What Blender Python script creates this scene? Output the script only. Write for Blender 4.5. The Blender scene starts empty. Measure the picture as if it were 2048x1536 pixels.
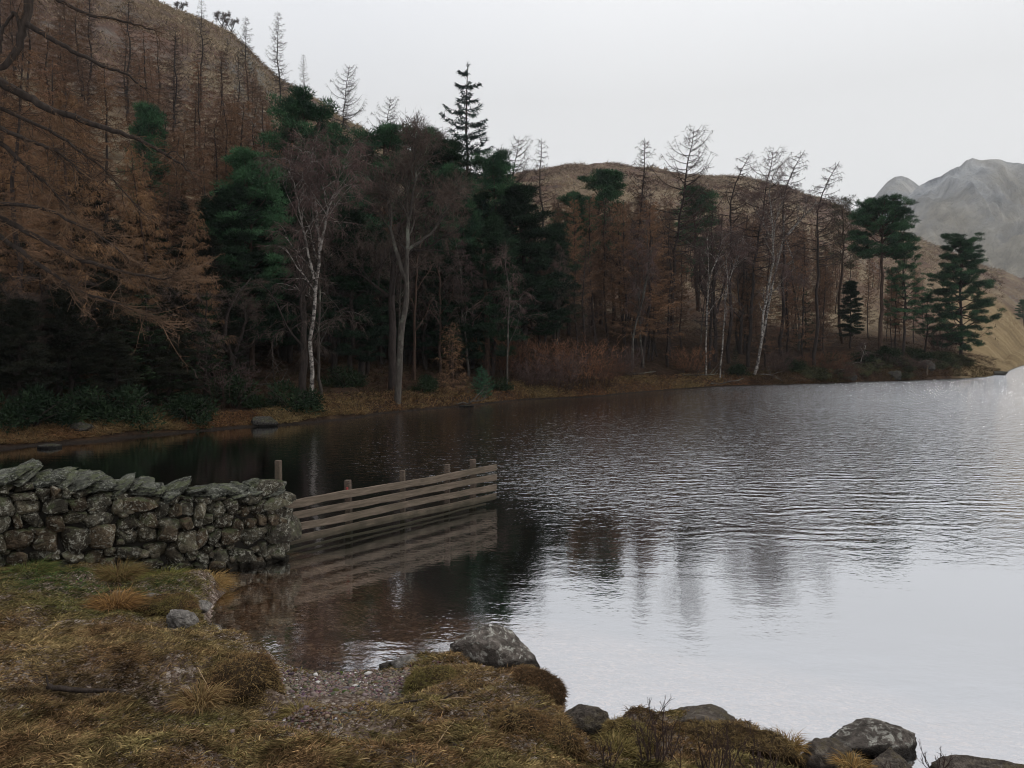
import bpy, bmesh, math
import numpy as np

# ------------------------------------------------------------------ basics
scn = bpy.context.scene
COL = scn.collection
RNG = np.random.default_rng(11)
CAMZ, FPX = 2.4, 1550.0
PITCH = math.atan(68 / 1550)
CP, SP = math.cos(PITCH), math.sin(PITCH)
V = lambda *a: np.array(a, float)

def ray(x, y):
    u, v = (x - 1024) / FPX, (768 - y) / FPX
    return V(u, CP + v * SP, -SP + v * CP)
def at_z(x, y, z):
    d = ray(x, y); t = (z - CAMZ) / d[2]
    return V(0, 0, CAMZ) + d * t
def at_d(x, y, D):
    d = ray(x, y)
    return V(0, 0, CAMZ) + d * (D / d[1])

# ------------------------------------------------------------------ noise
def _h(*k):
    n = np.zeros(np.shape(k[0]), np.uint32)
    for i, a in enumerate(k):
        n = n ^ (np.asarray(a).astype(np.int64).astype(np.uint32) * np.uint32([374761393, 668265263, 2147483647, 1274126177][i]))
        n = (n ^ (n >> np.uint32(13))) * np.uint32(1274126177)
    n = n ^ (n >> np.uint32(16))
    return n.astype(np.float64) / 4294967295.0 * 2 - 1
def noise2(x, y, s=0):
    x = np.asarray(x, float) + s * 17.3; y = np.asarray(y, float) - s * 9.1
    i, j = np.floor(x), np.floor(y); f, g = x - i, y - j
    f = f * f * (3 - 2 * f); g = g * g * (3 - 2 * g)
    return ((_h(i, j) * (1 - f) + _h(i + 1, j) * f) * (1 - g) + (_h(i, j + 1) * (1 - f) + _h(i + 1, j + 1) * f) * g)
def fbm2(x, y, o=4, s=0):
    r = 0; a = 1.0
    for k in range(o):
        r = r + a * noise2(x * 2 ** k, y * 2 ** k, s + k); a *= .5
    return r / 1.6
def noise3(p, s=0):
    x, y, z = p[:, 0] + s * 7.7, p[:, 1] - s * 3.3, p[:, 2] + s * 5.1
    i, j, k = np.floor(x), np.floor(y), np.floor(z); f, g, h = x - i, y - j, z - k
    f = f * f * (3 - 2 * f); g = g * g * (3 - 2 * g); h = h * h * (3 - 2 * h)
    def pl(kk): return ((_h(i, j, kk) * (1 - f) + _h(i + 1, j, kk) * f) * (1 - g) + (_h(i, j + 1, kk) * (1 - f) + _h(i + 1, j + 1, kk) * f) * g)
    return pl(k) * (1 - h) + pl(k + 1) * h

# ------------------------------------------------------------------ geometry
class Geo:
    def __init__(s): s.v, s.q, s.t, s.c, s.n = [], [], [], [], 0
    def add(s, v, q=None, t=None, c=None):
        v = np.asarray(v, float).reshape(-1, 3)
        if q is not None and len(q): s.q.append(np.asarray(q, np.int64) + s.n)
        if t is not None and len(t): s.t.append(np.asarray(t, np.int64) + s.n)
        if c is None: c = np.ones((len(v), 3))
        else: c = np.broadcast_to(np.asarray(c, float), (len(v), 3))
        s.v.append(v); s.c.append(c); s.n += len(v)
    def mesh(s, name, mat, smooth=False):
        me = bpy.data.meshes.new(name)
        v = np.concatenate(s.v); c = np.concatenate(s.c)
        q = np.concatenate(s.q) if s.q else np.zeros((0, 4), np.int64)
        t = np.concatenate(s.t) if s.t else np.zeros((0, 3), np.int64)
        me.vertices.add(len(v)); me.vertices.foreach_set('co', v.astype(np.float32).ravel())
        li = np.concatenate([q.ravel(), t.ravel()]).astype(np.int32)
        me.loops.add(len(li)); me.loops.foreach_set('vertex_index', li)
        me.polygons.add(len(q) + len(t))
        st = np.concatenate([np.arange(len(q)) * 4, len(q) * 4 + np.arange(len(t)) * 3]).astype(np.int32)
        me.polygons.foreach_set('loop_start', st)
        me.polygons.foreach_set('use_smooth', np.full(len(st), smooth))
        a = me.color_attributes.new('tone', 'FLOAT_COLOR', 'POINT')
        a.data.foreach_set('color', np.concatenate([c, np.ones((len(c), 1))], 1).astype(np.float32).ravel())
        me.materials.append(mat); me.update(calc_edges=True)
        return me
    def build(s, name, mat, parent=None, smooth=False):
        o = bpy.data.objects.new(name, s.mesh(name, mat, smooth)); COL.objects.link(o)
        if parent: o.parent = parent
        return o

def tag(o, label=None, cat=None, group=None, kind=None):
    if label: o['label'] = label
    if cat: o['category'] = cat
    if group: o['group'] = group
    if kind: o['kind'] = kind
    return o
def empty(name, loc, rz=0, sc=1):
    o = bpy.data.objects.new(name, None); COL.objects.link(o)
    o.location = loc; o.rotation_euler = (0, 0, rz); o.scale = (sc,) * 3 if np.isscalar(sc) else sc
    o.empty_display_size = .2
    return o

def unit(a): return a / np.maximum(np.linalg.norm(a, axis=-1, keepdims=True), 1e-9)
def tube(g, pts, r, k=5, cap=True):
    pts = np.asarray(pts, float); n = len(pts); r = np.broadcast_to(np.asarray(r, float), (n,))
    t = unit(np.gradient(pts, axis=0))
    ref = V(.31, .95, .12) if abs(t[0] @ V(.31, .95, .12)) < .85 else V(1, 0, 0)
    u = unit(np.cross(t, ref)); w = np.cross(t, u)
    an = np.arange(k) * 2 * np.pi / k
    ring = pts[:, None] + r[:, None, None] * (np.cos(an)[None, :, None] * u[:, None] + np.sin(an)[None, :, None] * w[:, None])
    i = np.arange(n - 1)[:, None] * k; j = np.arange(k)[None]; j2 = (j + 1) % k
    q = np.stack([i + j, i + j2, i + k + j2, i + k + j], -1).reshape(-1, 4)
    tt = None
    if cap and k > 3: tt = [[(n - 1) * k, (n - 1) * k + a, (n - 1) * k + a + 1] for a in range(1, k - 1)]
    g.add(ring.reshape(-1, 3), q, tt)
def spikes(g, p0, p1, w, rng, c=None):
    """thin tapering slivers p0 -> p1"""
    p0, p1 = np.asarray(p0), np.asarray(p1); n = len(p0)
    if n == 0: return
    s = unit(np.cross(p1 - p0, rng.normal(size=(n, 3)))) * (np.broadcast_to(w, (n,)) / 2)[:, None]
    v = np.stack([p0 - s, p0 + s, p1], 1).reshape(-1, 3)
    if c is not None: c = np.repeat(np.broadcast_to(c, (n, 3)), 3, 0)
    g.add(v, None, np.arange(n * 3).reshape(-1, 3), c)
def blades(g, p0, d, L, w, bend, rng, c):
    """bent grass blades: quad + tip triangle"""
    n = len(p0); d = unit(d)
    hor = d * V(1, 1, 0); hor = unit(hor + rng.normal(size=(n, 3)) * V(.2, .2, 0))
    d2 = unit(d + hor * bend[:, None] - V(0, 0, 1) * (bend * .7)[:, None])
    p1 = p0 + d * (L * .5)[:, None]; p2 = p1 + d2 * (L * .5)[:, None]
    s = unit(np.cross(d, rng.normal(size=(n, 3)) * V(.6, .6, .3))) * (w / 2)[:, None]
    v = np.stack([p0 - s, p0 + s, p1 + s * .8, p1 - s * .8, p2], 1).reshape(-1, 3)
    b = np.arange(n)[:, None] * 5
    g.add(v, b + [0, 1, 2, 3], b + [3, 2, 4], np.repeat(np.broadcast_to(c, (n, 3)), 5, 0))
def along(pts, u):
    n = len(pts) - 1; f = np.clip(np.asarray(u), 0, .9999) * n; i = f.astype(int); f = (f - i)[..., None]
    return pts[i] * (1 - f) + pts[i + 1] * f

_ico = {}
def ico(sub):
    if sub not in _ico:
        b = bmesh.new(); bmesh.ops.create_icosphere(b, subdivisions=sub, radius=1)
        b.verts.ensure_lookup_table()
        _ico[sub] = (np.array([v.co[:] for v in b.verts]), np.array([[v.index for v in f.verts] for f in b.faces])); b.free()
    return _ico[sub]
def rock(rng, size, sub=4, rough=.2, cuts=7, boxy=0.0, fine=.035):
    v, t = ico(sub); v = v.copy(); s = rng.uniform(0, 90)
    if boxy: v = np.sign(v) * np.abs(v) ** (1 - boxy); v = v / np.max(np.abs(v)) 
    v = v * (1 + rough * noise3(v * 1.3, s) + rough * .5 * noise3(v * 2.9, s + 3))[:, None]
    for _ in range(cuts):
        n = unit(rng.normal(size=3)); d = rng.uniform(.62, .9)
        e = v @ n - d; v = v - np.where(e > 0, e * .88, 0)[:, None] * n
    v = v * (1 + fine * noise3(v * 7, s + 1) + fine * .6 * noise3(v * 16, s + 2))[:, None]
    return v * np.asarray(size), t
def rotz(v, a):
    c, s = math.cos(a), math.sin(a); return v @ np.array([[c, s, 0], [-s, c, 0], [0, 0, 1]])
def roty(v, a):
    c, s = math.cos(a), math.sin(a); return v @ np.array([[c, 0, -s], [0, 1, 0], [s, 0, c]])
def rotx(v, a):
    c, s = math.cos(a), math.sin(a); return v @ np.array([[1, 0, 0], [0, c, s], [0, -s, c]])

# ------------------------------------------------------------------ materials
class NT:
    def __init__(s, name):
        s.m = bpy.data.materials.new(name); s.m.use_nodes = True; s.t = s.m.node_tree
        s.p = s.t.nodes['Principled BSDF']; s.out = s.t.nodes['Material Output']
    def n(s, typ, ins=None, **kw):
        nd = s.t.nodes.new(typ)
        for k, v in kw.items(): setattr(nd, k, v)
        for k, v in (ins or {}).items():
            if isinstance(v, bpy.types.NodeSocket): s.t.links.new(v, nd.inputs[k])
            else: nd.inputs[k].default_value = v
        return nd
    def coord(s): return s.n('ShaderNodeTexCoord').outputs['Object']
    def noise(s, vec, scale, detail=4, rough=.55, dist=0):
        return s.n('ShaderNodeTexNoise', {'Vector': vec, 'Scale': scale, 'Detail': detail, 'Roughness': rough, 'Distortion': dist}).outputs['Fac']
    def ramp(s, f, stops, interp='LINEAR'):
        r = s.n('ShaderNodeValToRGB', {'Fac': f}); cr = r.color_ramp; cr.interpolation = interp
        while len(cr.elements) < len(stops): cr.elements.new(.5)
        for e, (p, c) in zip(cr.elements, stops):
            e.position = p; e.color = (*c, 1) if len(c) == 3 else c
        return r.outputs['Color']
    def mix(s, f, a, b, mode='MIX'):
        m = s.n('ShaderNodeMix', data_type='RGBA', blend_type=mode)
        for k, v in ((0, f), (6, a), (7, b)):
            if isinstance(v, bpy.types.NodeSocket): s.t.links.new(v, m.inputs[k])
            else: m.inputs[k].default_value = v if k == 0 else ((*v, 1) if len(v) == 3 else v)
        return m.outputs[2]
    def math(s, op, a, b=0.0, c=0.0, clamp=False):
        m = s.n('ShaderNodeMath', operation=op, use_clamp=clamp)
        for k, v in enumerate((a, b, c)):
            if isinstance(v, bpy.types.NodeSocket): s.t.links.new(v, m.inputs[k])
            else: m.inputs[k].default_value = v
        return m.outputs[0]
    def rng(s, v, a, b, c=0.0, d=1.0, smooth=True):
        return s.n('ShaderNodeMapRange', {'Value': v, 'From Min': a, 'From Max': b, 'To Min': c, 'To Max': d},
                   interpolation_type='SMOOTHSTEP' if smooth else 'LINEAR').outputs['Result']
    def bump(s, h, dist=.02, strength=1.0, normal=None):
        i = {'Height': h, 'Distance': dist, 'Strength': strength}
        if normal is not None: i['Normal'] = normal
        return s.n('ShaderNodeBump', i).outputs['Normal']
    def rnd(s): return s.n('ShaderNodeObjectInfo').outputs['Random']
    def attr(s): return s.n('ShaderNodeAttribute', attribute_name='tone').outputs['Color']
    def fin(s, col, rough=.85, normal=None, spec=.25):
        s.t.links.new(col, s.p.inputs['Base Color']) if isinstance(col, bpy.types.NodeSocket) else setattr(s.p.inputs['Base Color'], 'default_value', (*col, 1))
        if isinstance(rough, bpy.types.NodeSocket): s.t.links.new(rough, s.p.inputs['Roughness'])
        else: s.p.inputs['Roughness'].default_value = rough
        s.p.inputs['Specular IOR Level'].default_value = spec
        if normal is not None: s.t.links.new(normal, s.p.inputs['Normal'])
        return s.m

def twig_mat(name, a, b, scale=.35):
    """bare twigs: two tones mixed in clumps, each tree a little different"""
    k = NT(name); f = k.noise(k.coord(), scale, 3)
    f = k.math('ADD', k.rng(f, .3, .7), k.math('MULTIPLY_ADD', k.rnd(), 1.0, -.5), clamp=True)
    return k.fin(k.mix(f, a, b), .95, spec=.02)
def needle_mat(name, a, b, scale=.8):
    k = NT(name); f = k.noise(k.coord(), scale, 4)
    f = k.math('ADD', k.rng(f, .35, .68), k.math('MULTIPLY_ADD', k.rnd(), .6, -.3), clamp=True)
    return k.fin(k.mix(f, a, b), .8, spec=.05)
def bark_mat(name, a, b, lich=None):
    k = NT(name); c = k.coord()
    mp = k.n('ShaderNodeMapping', {'Vector': c, 'Scale': (5, 5, 1.2)}).outputs[0]
    f = k.noise(mp, 2.5, 5, .65); col = k.ramp(f, [(.3, a), (.7, b)])
    if lich: col = k.mix(k.rng(k.noise(c, 1.3, 5, .7), .5, .68), col, lich)
    return k.fin(col, .9, k.bump(f, .03), .05)

M = {}
M['larch_twig'] = twig_mat('larch twigs', (.085, .053, .038), (.19, .108, .063))
M['larch_gold'] = twig_mat('golden larch twigs', (.135, .080, .047), (.27, .158, .084))
M['larch_far'] = twig_mat('larch twigs far', (.10, .061, .045), (.20, .112, .070))
M['larch_dark'] = twig_mat('dark larch twigs', (.045, .034, .03), (.075, .05, .04))
M['rust_twig'] = twig_mat('rust shrub twigs', (.085, .042, .028), (.175, .088, .050))
M['birch_twig'] = twig_mat('birch twigs', (.066, .046, .043), (.112, .075, .068))
M['oak_twig'] = twig_mat('grey brown twigs', (.058, .045, .038), (.10, .074, .062))
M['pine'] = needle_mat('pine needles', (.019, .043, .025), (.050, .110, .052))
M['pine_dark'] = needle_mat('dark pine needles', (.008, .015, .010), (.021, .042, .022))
M['sparse'] = needle_mat('thin russet green needles', (.035, .045, .028), (.11, .075, .055))
M['spruce'] = needle_mat('spruce needles', (.018, .032, .030), (.035, .060, .048))
M['yew'] = needle_mat('evergreen shrub leaves', (.009, .017, .009), (.021, .034, .016), 1.4)
M['scrub'] = needle_mat('heathy scrub leaves', (.026, .028, .016), (.078, .078, .040), 1.8)
M['holly'] = needle_mat('young fir needles', (.022, .055, .034), (.045, .11, .06), 2)
M['bark'] = bark_mat('dark bark', (.016, .013, .012), (.048, .038, .034))
M['bark_red'] = bark_mat('red brown bark', (.028, .020, .016), (.078, .050, .038))
M['bark_grey'] = bark_mat('grey bark with lichen', (.035, .03, .027), (.08, .07, .06), (.15, .155, .125))
def birch_bark():
    k = NT('birch bark'); c = k.coord()
    mp = k.n('ShaderNodeMapping', {'Vector': c, 'Scale': (3, 3, 5)}).outputs[0]
    f = k.noise(mp, 1.6, 5, .7)
    col = k.ramp(f, [(.44, (.035, .03, .028)), (.53, (.20, .18, .16)), (.72, (.33, .305, .28))])
    g = k.noise(c, .35, 3)
    col = k.mix(k.rng(g, .45, .68, 0, .75), col, (.10, .085, .07))
    return k.fin(col, .8, spec=.2)
M['birch'] = birch_bark()

def stone_mat(name, base, lichen, moss=None, spots=.6, scale=1.0, use_tone=True):
    k = NT(name); c = k.coord()
    f = k.noise(c, 9 * scale, 8, .68)
    col = k.ramp(f, [(.3, tuple(x * .25 for x in base)), (.5, base), (.7, tuple(min(1, x * 2.0) for x in base))])
    col = k.mix(k.rng(k.noise(c, 3.6 * scale, 5, .7, .8), .42, .62, 0, .75), col, tuple(x * .38 for x in base))
    if use_tone: col = k.mix(1.0, col, k.attr(), 'MULTIPLY')
    l1 = k.noise(c, 16 * scale, 5, .75, .6); l2 = k.noise(c, 3.2 * scale, 3)
    lf = k.math('MULTIPLY', k.rng(l1, .53, .585), k.rng(l2, .34, .52), clamp=True)
    col = k.mix(k.math('MULTIPLY', lf, spots), col, lichen)
    if moss:
        nz = k.n('ShaderNodeSeparateXYZ', {'Vector': k.n('ShaderNodeNewGeometry').outputs['Normal']}).outputs['Z']
        mf = k.math('MULTIPLY', k.rng(nz, -.1, .7), k.rng(k.noise(c, 4.5 * scale, 5, .7), .47, .6), clamp=True)
        col = k.mix(k.math('MULTIPLY', mf, .8), col, moss)
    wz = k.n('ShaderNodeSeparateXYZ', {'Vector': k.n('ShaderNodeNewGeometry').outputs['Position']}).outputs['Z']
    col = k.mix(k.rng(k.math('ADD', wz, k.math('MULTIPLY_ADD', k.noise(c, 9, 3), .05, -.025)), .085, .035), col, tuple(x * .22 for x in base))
    h = k.math('ADD', k.noise(c, 22 * scale, 8, .7), k.math('MULTIPLY', k.noise(c, 70 * scale, 4, .6), .35))
    h = k.math('ADD', h, k.math('MULTIPLY', k.noise(c, 7 * scale, 4, .6, 1.0), 2.2))
    return k.fin(col, .85, k.bump(h, .045 / scale, 1.0), .08)
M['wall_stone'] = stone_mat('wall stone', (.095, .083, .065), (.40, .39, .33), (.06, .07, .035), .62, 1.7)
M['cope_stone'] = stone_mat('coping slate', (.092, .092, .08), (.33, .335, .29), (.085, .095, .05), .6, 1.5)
M['boulder'] = stone_mat('boulder stone', (.125, .108, .095), (.46, .45, .40), None, .8, 1.2)
M['boulder_brown'] = stone_mat('brown boulder stone', (.105, .088, .075), (.25, .22, .18), (.085, .07, .04), .45, 1.6)
M['wet_stone'] = stone_mat('pale flat stone', (.19, .175, .16), (.36, .34, .31), None, .4, 1.4)
M['shadow_core'] = NT('wall shade core').fin((.035, .031, .026), .95)  # dark fill behind the stones; shade of the gaps put into its colour
M['bank_rock'] = stone_mat('bank rock', (.042, .038, .034), (.16, .155, .14), (.045, .045, .025), .6, 1.6)

def wood_mat(name, a, b):
    k = NT(name); c = k.coord()
    mp = k.n('ShaderNodeMapping', {'Vector': c, 'Scale': (1.3, 14, 14)}).outputs[0]
    f = k.noise(mp, 3, 6, .65); g = k.noise(c, 2.2, 4)
    col = k.mix(k.rng(g, .4, .7, 0, .7), k.ramp(f, [(.3, a), (.7, b)]), (.075, .062, .045))
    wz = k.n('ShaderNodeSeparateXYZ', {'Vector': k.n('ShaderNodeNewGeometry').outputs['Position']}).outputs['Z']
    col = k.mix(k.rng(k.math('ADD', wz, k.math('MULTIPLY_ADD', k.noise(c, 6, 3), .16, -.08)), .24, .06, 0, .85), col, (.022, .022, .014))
    return k.fin(col, .85, k.bump(f, .006), .08)
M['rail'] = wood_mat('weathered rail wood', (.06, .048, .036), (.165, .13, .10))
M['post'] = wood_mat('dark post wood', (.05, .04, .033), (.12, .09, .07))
M['larch_pale'] = twig_mat('pale hanging twigs', (.060, .040, .028), (.155, .098, .063), .9)
M['dead'] = bark_mat('dead branch', (.02, .016, .014), (.055, .043, .036))
M['stem'] = bark_mat('shrub stem', (.035, .024, .022), (.075, .052, .046))
M['straw'] = NT('straw').fin((.30, .21, .12), .8)
M['paint'] = NT('red paint mark').fin((.22, .035, .03), .7)
M['quartz'] = NT('pale quartz').fin((.55, .54, .52), .7)

def grass_mat(name, mul=1.0):
    k = NT(name); return k.fin(k.mix(1.0, k.attr(), (mul, mul, mul), 'MULTIPLY'), .9, spec=.03)
M['grass'] = grass_mat('grass blades')

# ------------------------------------------------------------------ far terrain
TAB = np.array([  # pixel x, shore D, z(+1), z(+4), z(+12), z(+30), crest D, crest pixel y
 (-1200, 14, .4, .8, 2, 6, 125, -380), (-600, 15, .4, .8, 2, 6, 130, -300), (-300, 16.4, .4, .8, 2, 6, 135, -200), (0, 18.9, .30, .75, 2, 6, 140, -110),
 (190, 20.5, .30, .75, 2, 6, 140, -40), (275, 21.8, .30, .75, 2, 6, 140, 2), (400, 22.9, .30, .75, 2, 6, 140, 48), (480, 23.8, .32, .78, 2, 6.5, 140, 92), (560, 24.6, .35, .80, 2, 6.5, 145, 172),
 (700, 27.3, .45, .85, 1.8, 6, 150, 264), (850, 31, .4, .7, 1.8, 5, 200, 348), (930, 33, .4, .75, 2, 5, 240, 362), (1040, 37, .4, .8, 2.4, 5.5, 280, 364),
 (1130, 38.5, .4, 1.0, 3.0, 6, 300, 343), (1200, 40, .5, .9, 2.6, 6, 300, 341), (1330, 46, .4, .8, 2.2, 5, 300, 356), (1450, 51, .4, .8, 2.2, 5, 300, 364),
 (1560, 53, .5, 1.0, 2.2, 4.5, 300, 387), (1640, 55, .5, 1.2, 2.5, 4.5, 300, 412), (1700, 57, .6, 1.5, 2.9, 4, 300, 440), (1800, 60, .7, 1.7, 2.9, 3.2, 330, 476), (1850, 62, .7, 1.6, 2.5, 2.6, 350, 492),
 (1920, 65, .7, 1.6, 2.0, 2.0, 360, 522), (1975, 69, .5, 1.0, 1.2, 1.5, 370, 545), (2010, 80, .2, .3, .5, .8, 380, 553), (2048, 122, .3, .6, 1.2, 3, 400, 562),
 (2300, 160, .3, .6, 1.2, 3, 420, 600), (2700, 180, .3, .6, 1.2, 3, 420, 625), (3200, 190, .3, .6, 1.2, 3, 420, 640)], float)
TA = (TAB[:, 0] - 1024) / FPX
def col(i, a): return np.interp(a, TA, TAB[:, i])
def crest_y(px): return np.interp(px, TAB[:, 0], TAB[:, 7])
def far_z(X, Y):
    X, Y = np.asarray(X, float), np.asarray(Y, float); a = X / Y
    ds = col(1, a) + .6 * fbm2(X * .25, Y * .25, 3, 5); dc = col(6, a); zc = CAMZ + (700 - col(7, a)) / FPX * dc
    ks = [(ds - 6, np.full_like(ds, -1.9)), (ds - .0, np.full_like(ds, -.02)), (ds + 1, col(2, a)), (ds + 4, col(3, a)), (ds + 12, col(4, a)), (ds + 30, col(5, a)),
          (dc * .93, zc * .95), (dc, zc), (dc * 1.5, zc * .7), (dc * 3, zc * .4)]
    z = np.full_like(ds, -1.9)
    for (d0, z0), (d1, z1) in zip(ks[:-1], ks[1:]):
        f = (Y - d0) / np.maximum(d1 - d0, 1e-6); z = np.where((f >= 0), z0 + np.clip(f, 0, 1) * (z1 - z0), z)
    inl = np.clip(Y - ds, 0, 400)
    am = np.interp(inl, [0, 1.5, 10, 40, 90, 300], [.0, .16, .3, .8, 2.0, 2.4])
    r = fbm2(X * .07, Y * .07, 5, 2)
    crag = np.abs(fbm2(X * .05 + 5, Y * .09, 4, 9))
    return z + am * (.8 * r - .9 * crag * np.clip(inl / 80, 0, 1) + .25) + np.interp(inl, [0, 2, 20], [0, .10, .22]) * fbm2(X * .7, Y * .7, 3, 4)
def shore_d(px): return float(np.interp((px - 1024) / FPX, TA, TAB[:, 1]))

def far_terrain():
    na, nr = 560, 300
    a = np.linspace(-1.35, 1.38, na); t = np.linspace(0, 1, nr)
    A, T = np.meshgrid(a, t, indexing='ij')
    ds = col(1, A) - 5; D = ds + (T ** 2.6) * (col(6, A) * 1.9 - ds)
    X, Y = A * D, D; Z = far_z(X, Y)
    i = np.arange(na - 1)[:, None] * nr + np.arange(nr - 1)[None]
    q = np.stack([i, i + nr, i + nr + 1, i + 1], -1).reshape(-1, 4)
    g = Geo(); g.add(np.stack([X, Y, Z], -1).reshape(-1, 3), q)
    k = NT('fellside'); c = k.coord()
    n1 = k.noise(c, .035, 8, .62, .5); n2 = k.noise(c, .35, 8, .7); n3 = k.noise(c, .012, 4)
    grass = k.ramp(n2, [(.3, (.085, .066, .045)), (.5, (.19, .145, .095)), (.72, (.28, .225, .155))])
    brack = k.ramp(n2, [(.3, (.055, .038, .032)), (.55, (.13, .082, .062)), (.75, (.20, .14, .105))])
    base = k.mix(k.rng(n1, .42, .58), brack, grass)
    sep = k.n('ShaderNodeSeparateXYZ', {'Vector': c}); X_, Y_, Z_ = sep.outputs
    # right-hand meadow is pale gold grass
    mead = k.math('MULTIPLY', k.rng(k.math('DIVIDE', X_, Y_), .52, .6), k.rng(k.math('ADD', Y_, k.math('MULTIPLY', n3, 60)), 240, 205), clamp=True)
    gold = k.ramp(k.noise(k.n('ShaderNodeMapping', {'Vector': c, 'Scale': (.6, 1.6, 1)}).outputs[0], .12, 8, .7), [(.32, (.125, .088, .05)), (.5, (.225, .165, .09)), (.68, (.31, .245, .145))])
    base = k.mix(mead, base, gold)
    nz = k.n('ShaderNodeSeparateXYZ', {'Vector': k.n('ShaderNodeNewGeometry').outputs['Normal']}).outputs['Z']
    rockf = k.math('MULTIPLY', k.rng(nz, .86, .66), k.rng(k.noise(c, .12, 6, .7), .42, .6), clamp=True)
    rockf = k.math('MULTIPLY', rockf, k.rng(Z_, 9, 25))
    rockc = k.ramp(k.noise(c, .5, 8, .75), [(.3, (.075, .072, .066)), (.55, (.17, .165, .15)), (.75, (.27, .26, .24))])
    base = k.mix(rockf, base, rockc)
    # forest floor: leaf litter below ~4 m, its colour darkened to deepen the forest shade, wet rim at the water
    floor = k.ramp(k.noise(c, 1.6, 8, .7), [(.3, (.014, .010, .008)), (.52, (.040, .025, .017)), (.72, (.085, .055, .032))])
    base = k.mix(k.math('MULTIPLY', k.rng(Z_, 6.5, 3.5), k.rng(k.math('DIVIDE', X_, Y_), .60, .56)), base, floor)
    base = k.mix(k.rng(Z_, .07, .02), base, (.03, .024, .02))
    h = k.math('ADD', k.math('MULTIPLY', k.noise(c, .5, 9, .7), 1.0), k.math('MULTIPLY', k.noise(c, 3, 4, .6), .25))
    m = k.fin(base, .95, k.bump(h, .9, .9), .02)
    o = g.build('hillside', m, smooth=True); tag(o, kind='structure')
far_terrain()

def mountain(name, sil, d0, d1, foot_y, seed, amp):
    sil = np.array(sil, float); na, nr = 640, 240
    px = np.linspace(sil[0, 0], sil[-1, 0], na); t = np.linspace(0, 1.6, nr)
    P, T = np.meshgrid(px, t, indexing='ij'); D = d0 + (d1 - d0) * T
    zc = CAMZ + (700 - np.interp(P, sil[:, 0], sil[:, 1])) / FPX * d1
    zf = CAMZ + (700 - foot_y) / FPX * d0 - 25
    A = (P - 1024) / FPX; X = A * D
    prof = np.where(T < 1, T ** 1.12, 1 - (T - 1) * .9)
    rid = 1 - np.abs(fbm2(X / 260 + 3, D / 330, 5, seed)) * 2
    env = np.sin(np.clip(T, 0, 1) * np.pi) ** .8 + .02
    gul = np.abs(fbm2(X / 70, D / 700, 4, seed + 4)) + .55 * np.abs(fbm2(X / 24 + D / 160, D / 190, 4, seed + 6))
    Z = zf + (zc - zf) * prof + amp * env * (rid - .4) - amp * 1.15 * env * gul + amp * .10 * fbm2(X / 16, D / 16, 4, seed + 2) * (.15 + .85 * (T < .95))
    i = np.arange(na - 1)[:, None] * nr + np.arange(nr - 1)[None]
    q = np.stack([i, i + nr, i + nr + 1, i + 1], -1).reshape(-1, 4)
    g = Geo(); g.add(np.stack([X, D, Z], -1).reshape(-1, 3), q)
    k = NT('mountain rock and grass'); c = k.coord()
    n = k.noise(k.n('ShaderNodeMapping', {'Vector': c, 'Scale': (1, 1, .45)}).outputs[0], .02, 10, .72, .6)
    zz = k.n('ShaderNodeSeparateXYZ', {'Vector': c}).outputs['Z']
    rock_ = k.ramp(n, [(.36, (.10, .118, .15)), (.5, (.32, .345, .39)), (.62, (.58, .60, .62))])
    gr = k.ramp(k.noise(c, .03, 8, .7), [(.34, (.25, .22, .18)), (.52, (.44, .395, .31)), (.66, (.56, .51, .42))])
    f = k.math('ADD', k.rng(zz, 100, 245, -.35, .55, False), k.math('MULTIPLY_ADD', k.noise(c, .011, 6, .6), 2.6, -1.05), clamp=True)
    m = k.fin(k.mix(f, gr, rock_), .95, k.bump(n, 45, 1.0), .1)
    o = g.build(name, m, smooth=True); tag(o, kind='structure')
mountain('mountain', [(1500, 640), (1640, 560), (1700, 520), (1760, 455), (1800, 400), (1828, 374), (1850, 361), (1872, 354), (1892, 341), (1910, 335), (1922, 323), (1934, 319), (1948, 322), (1962, 321),
  (1990, 322), (2004, 329), (2048, 332), (2120, 322), (2230, 360), (2400, 420), (2700, 560)], 700, 1100, 560, 3, 78)
mountain('mountain', [(1560, 600), (1660, 520), (1720, 425), (1750, 386), (1768, 366), (1782, 357), (1795, 355), (1808, 359), (1822, 368), (1840, 382), (1900, 420), (2000, 500), (2100, 560)], 1100, 1400, 560, 8, 28)

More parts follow.
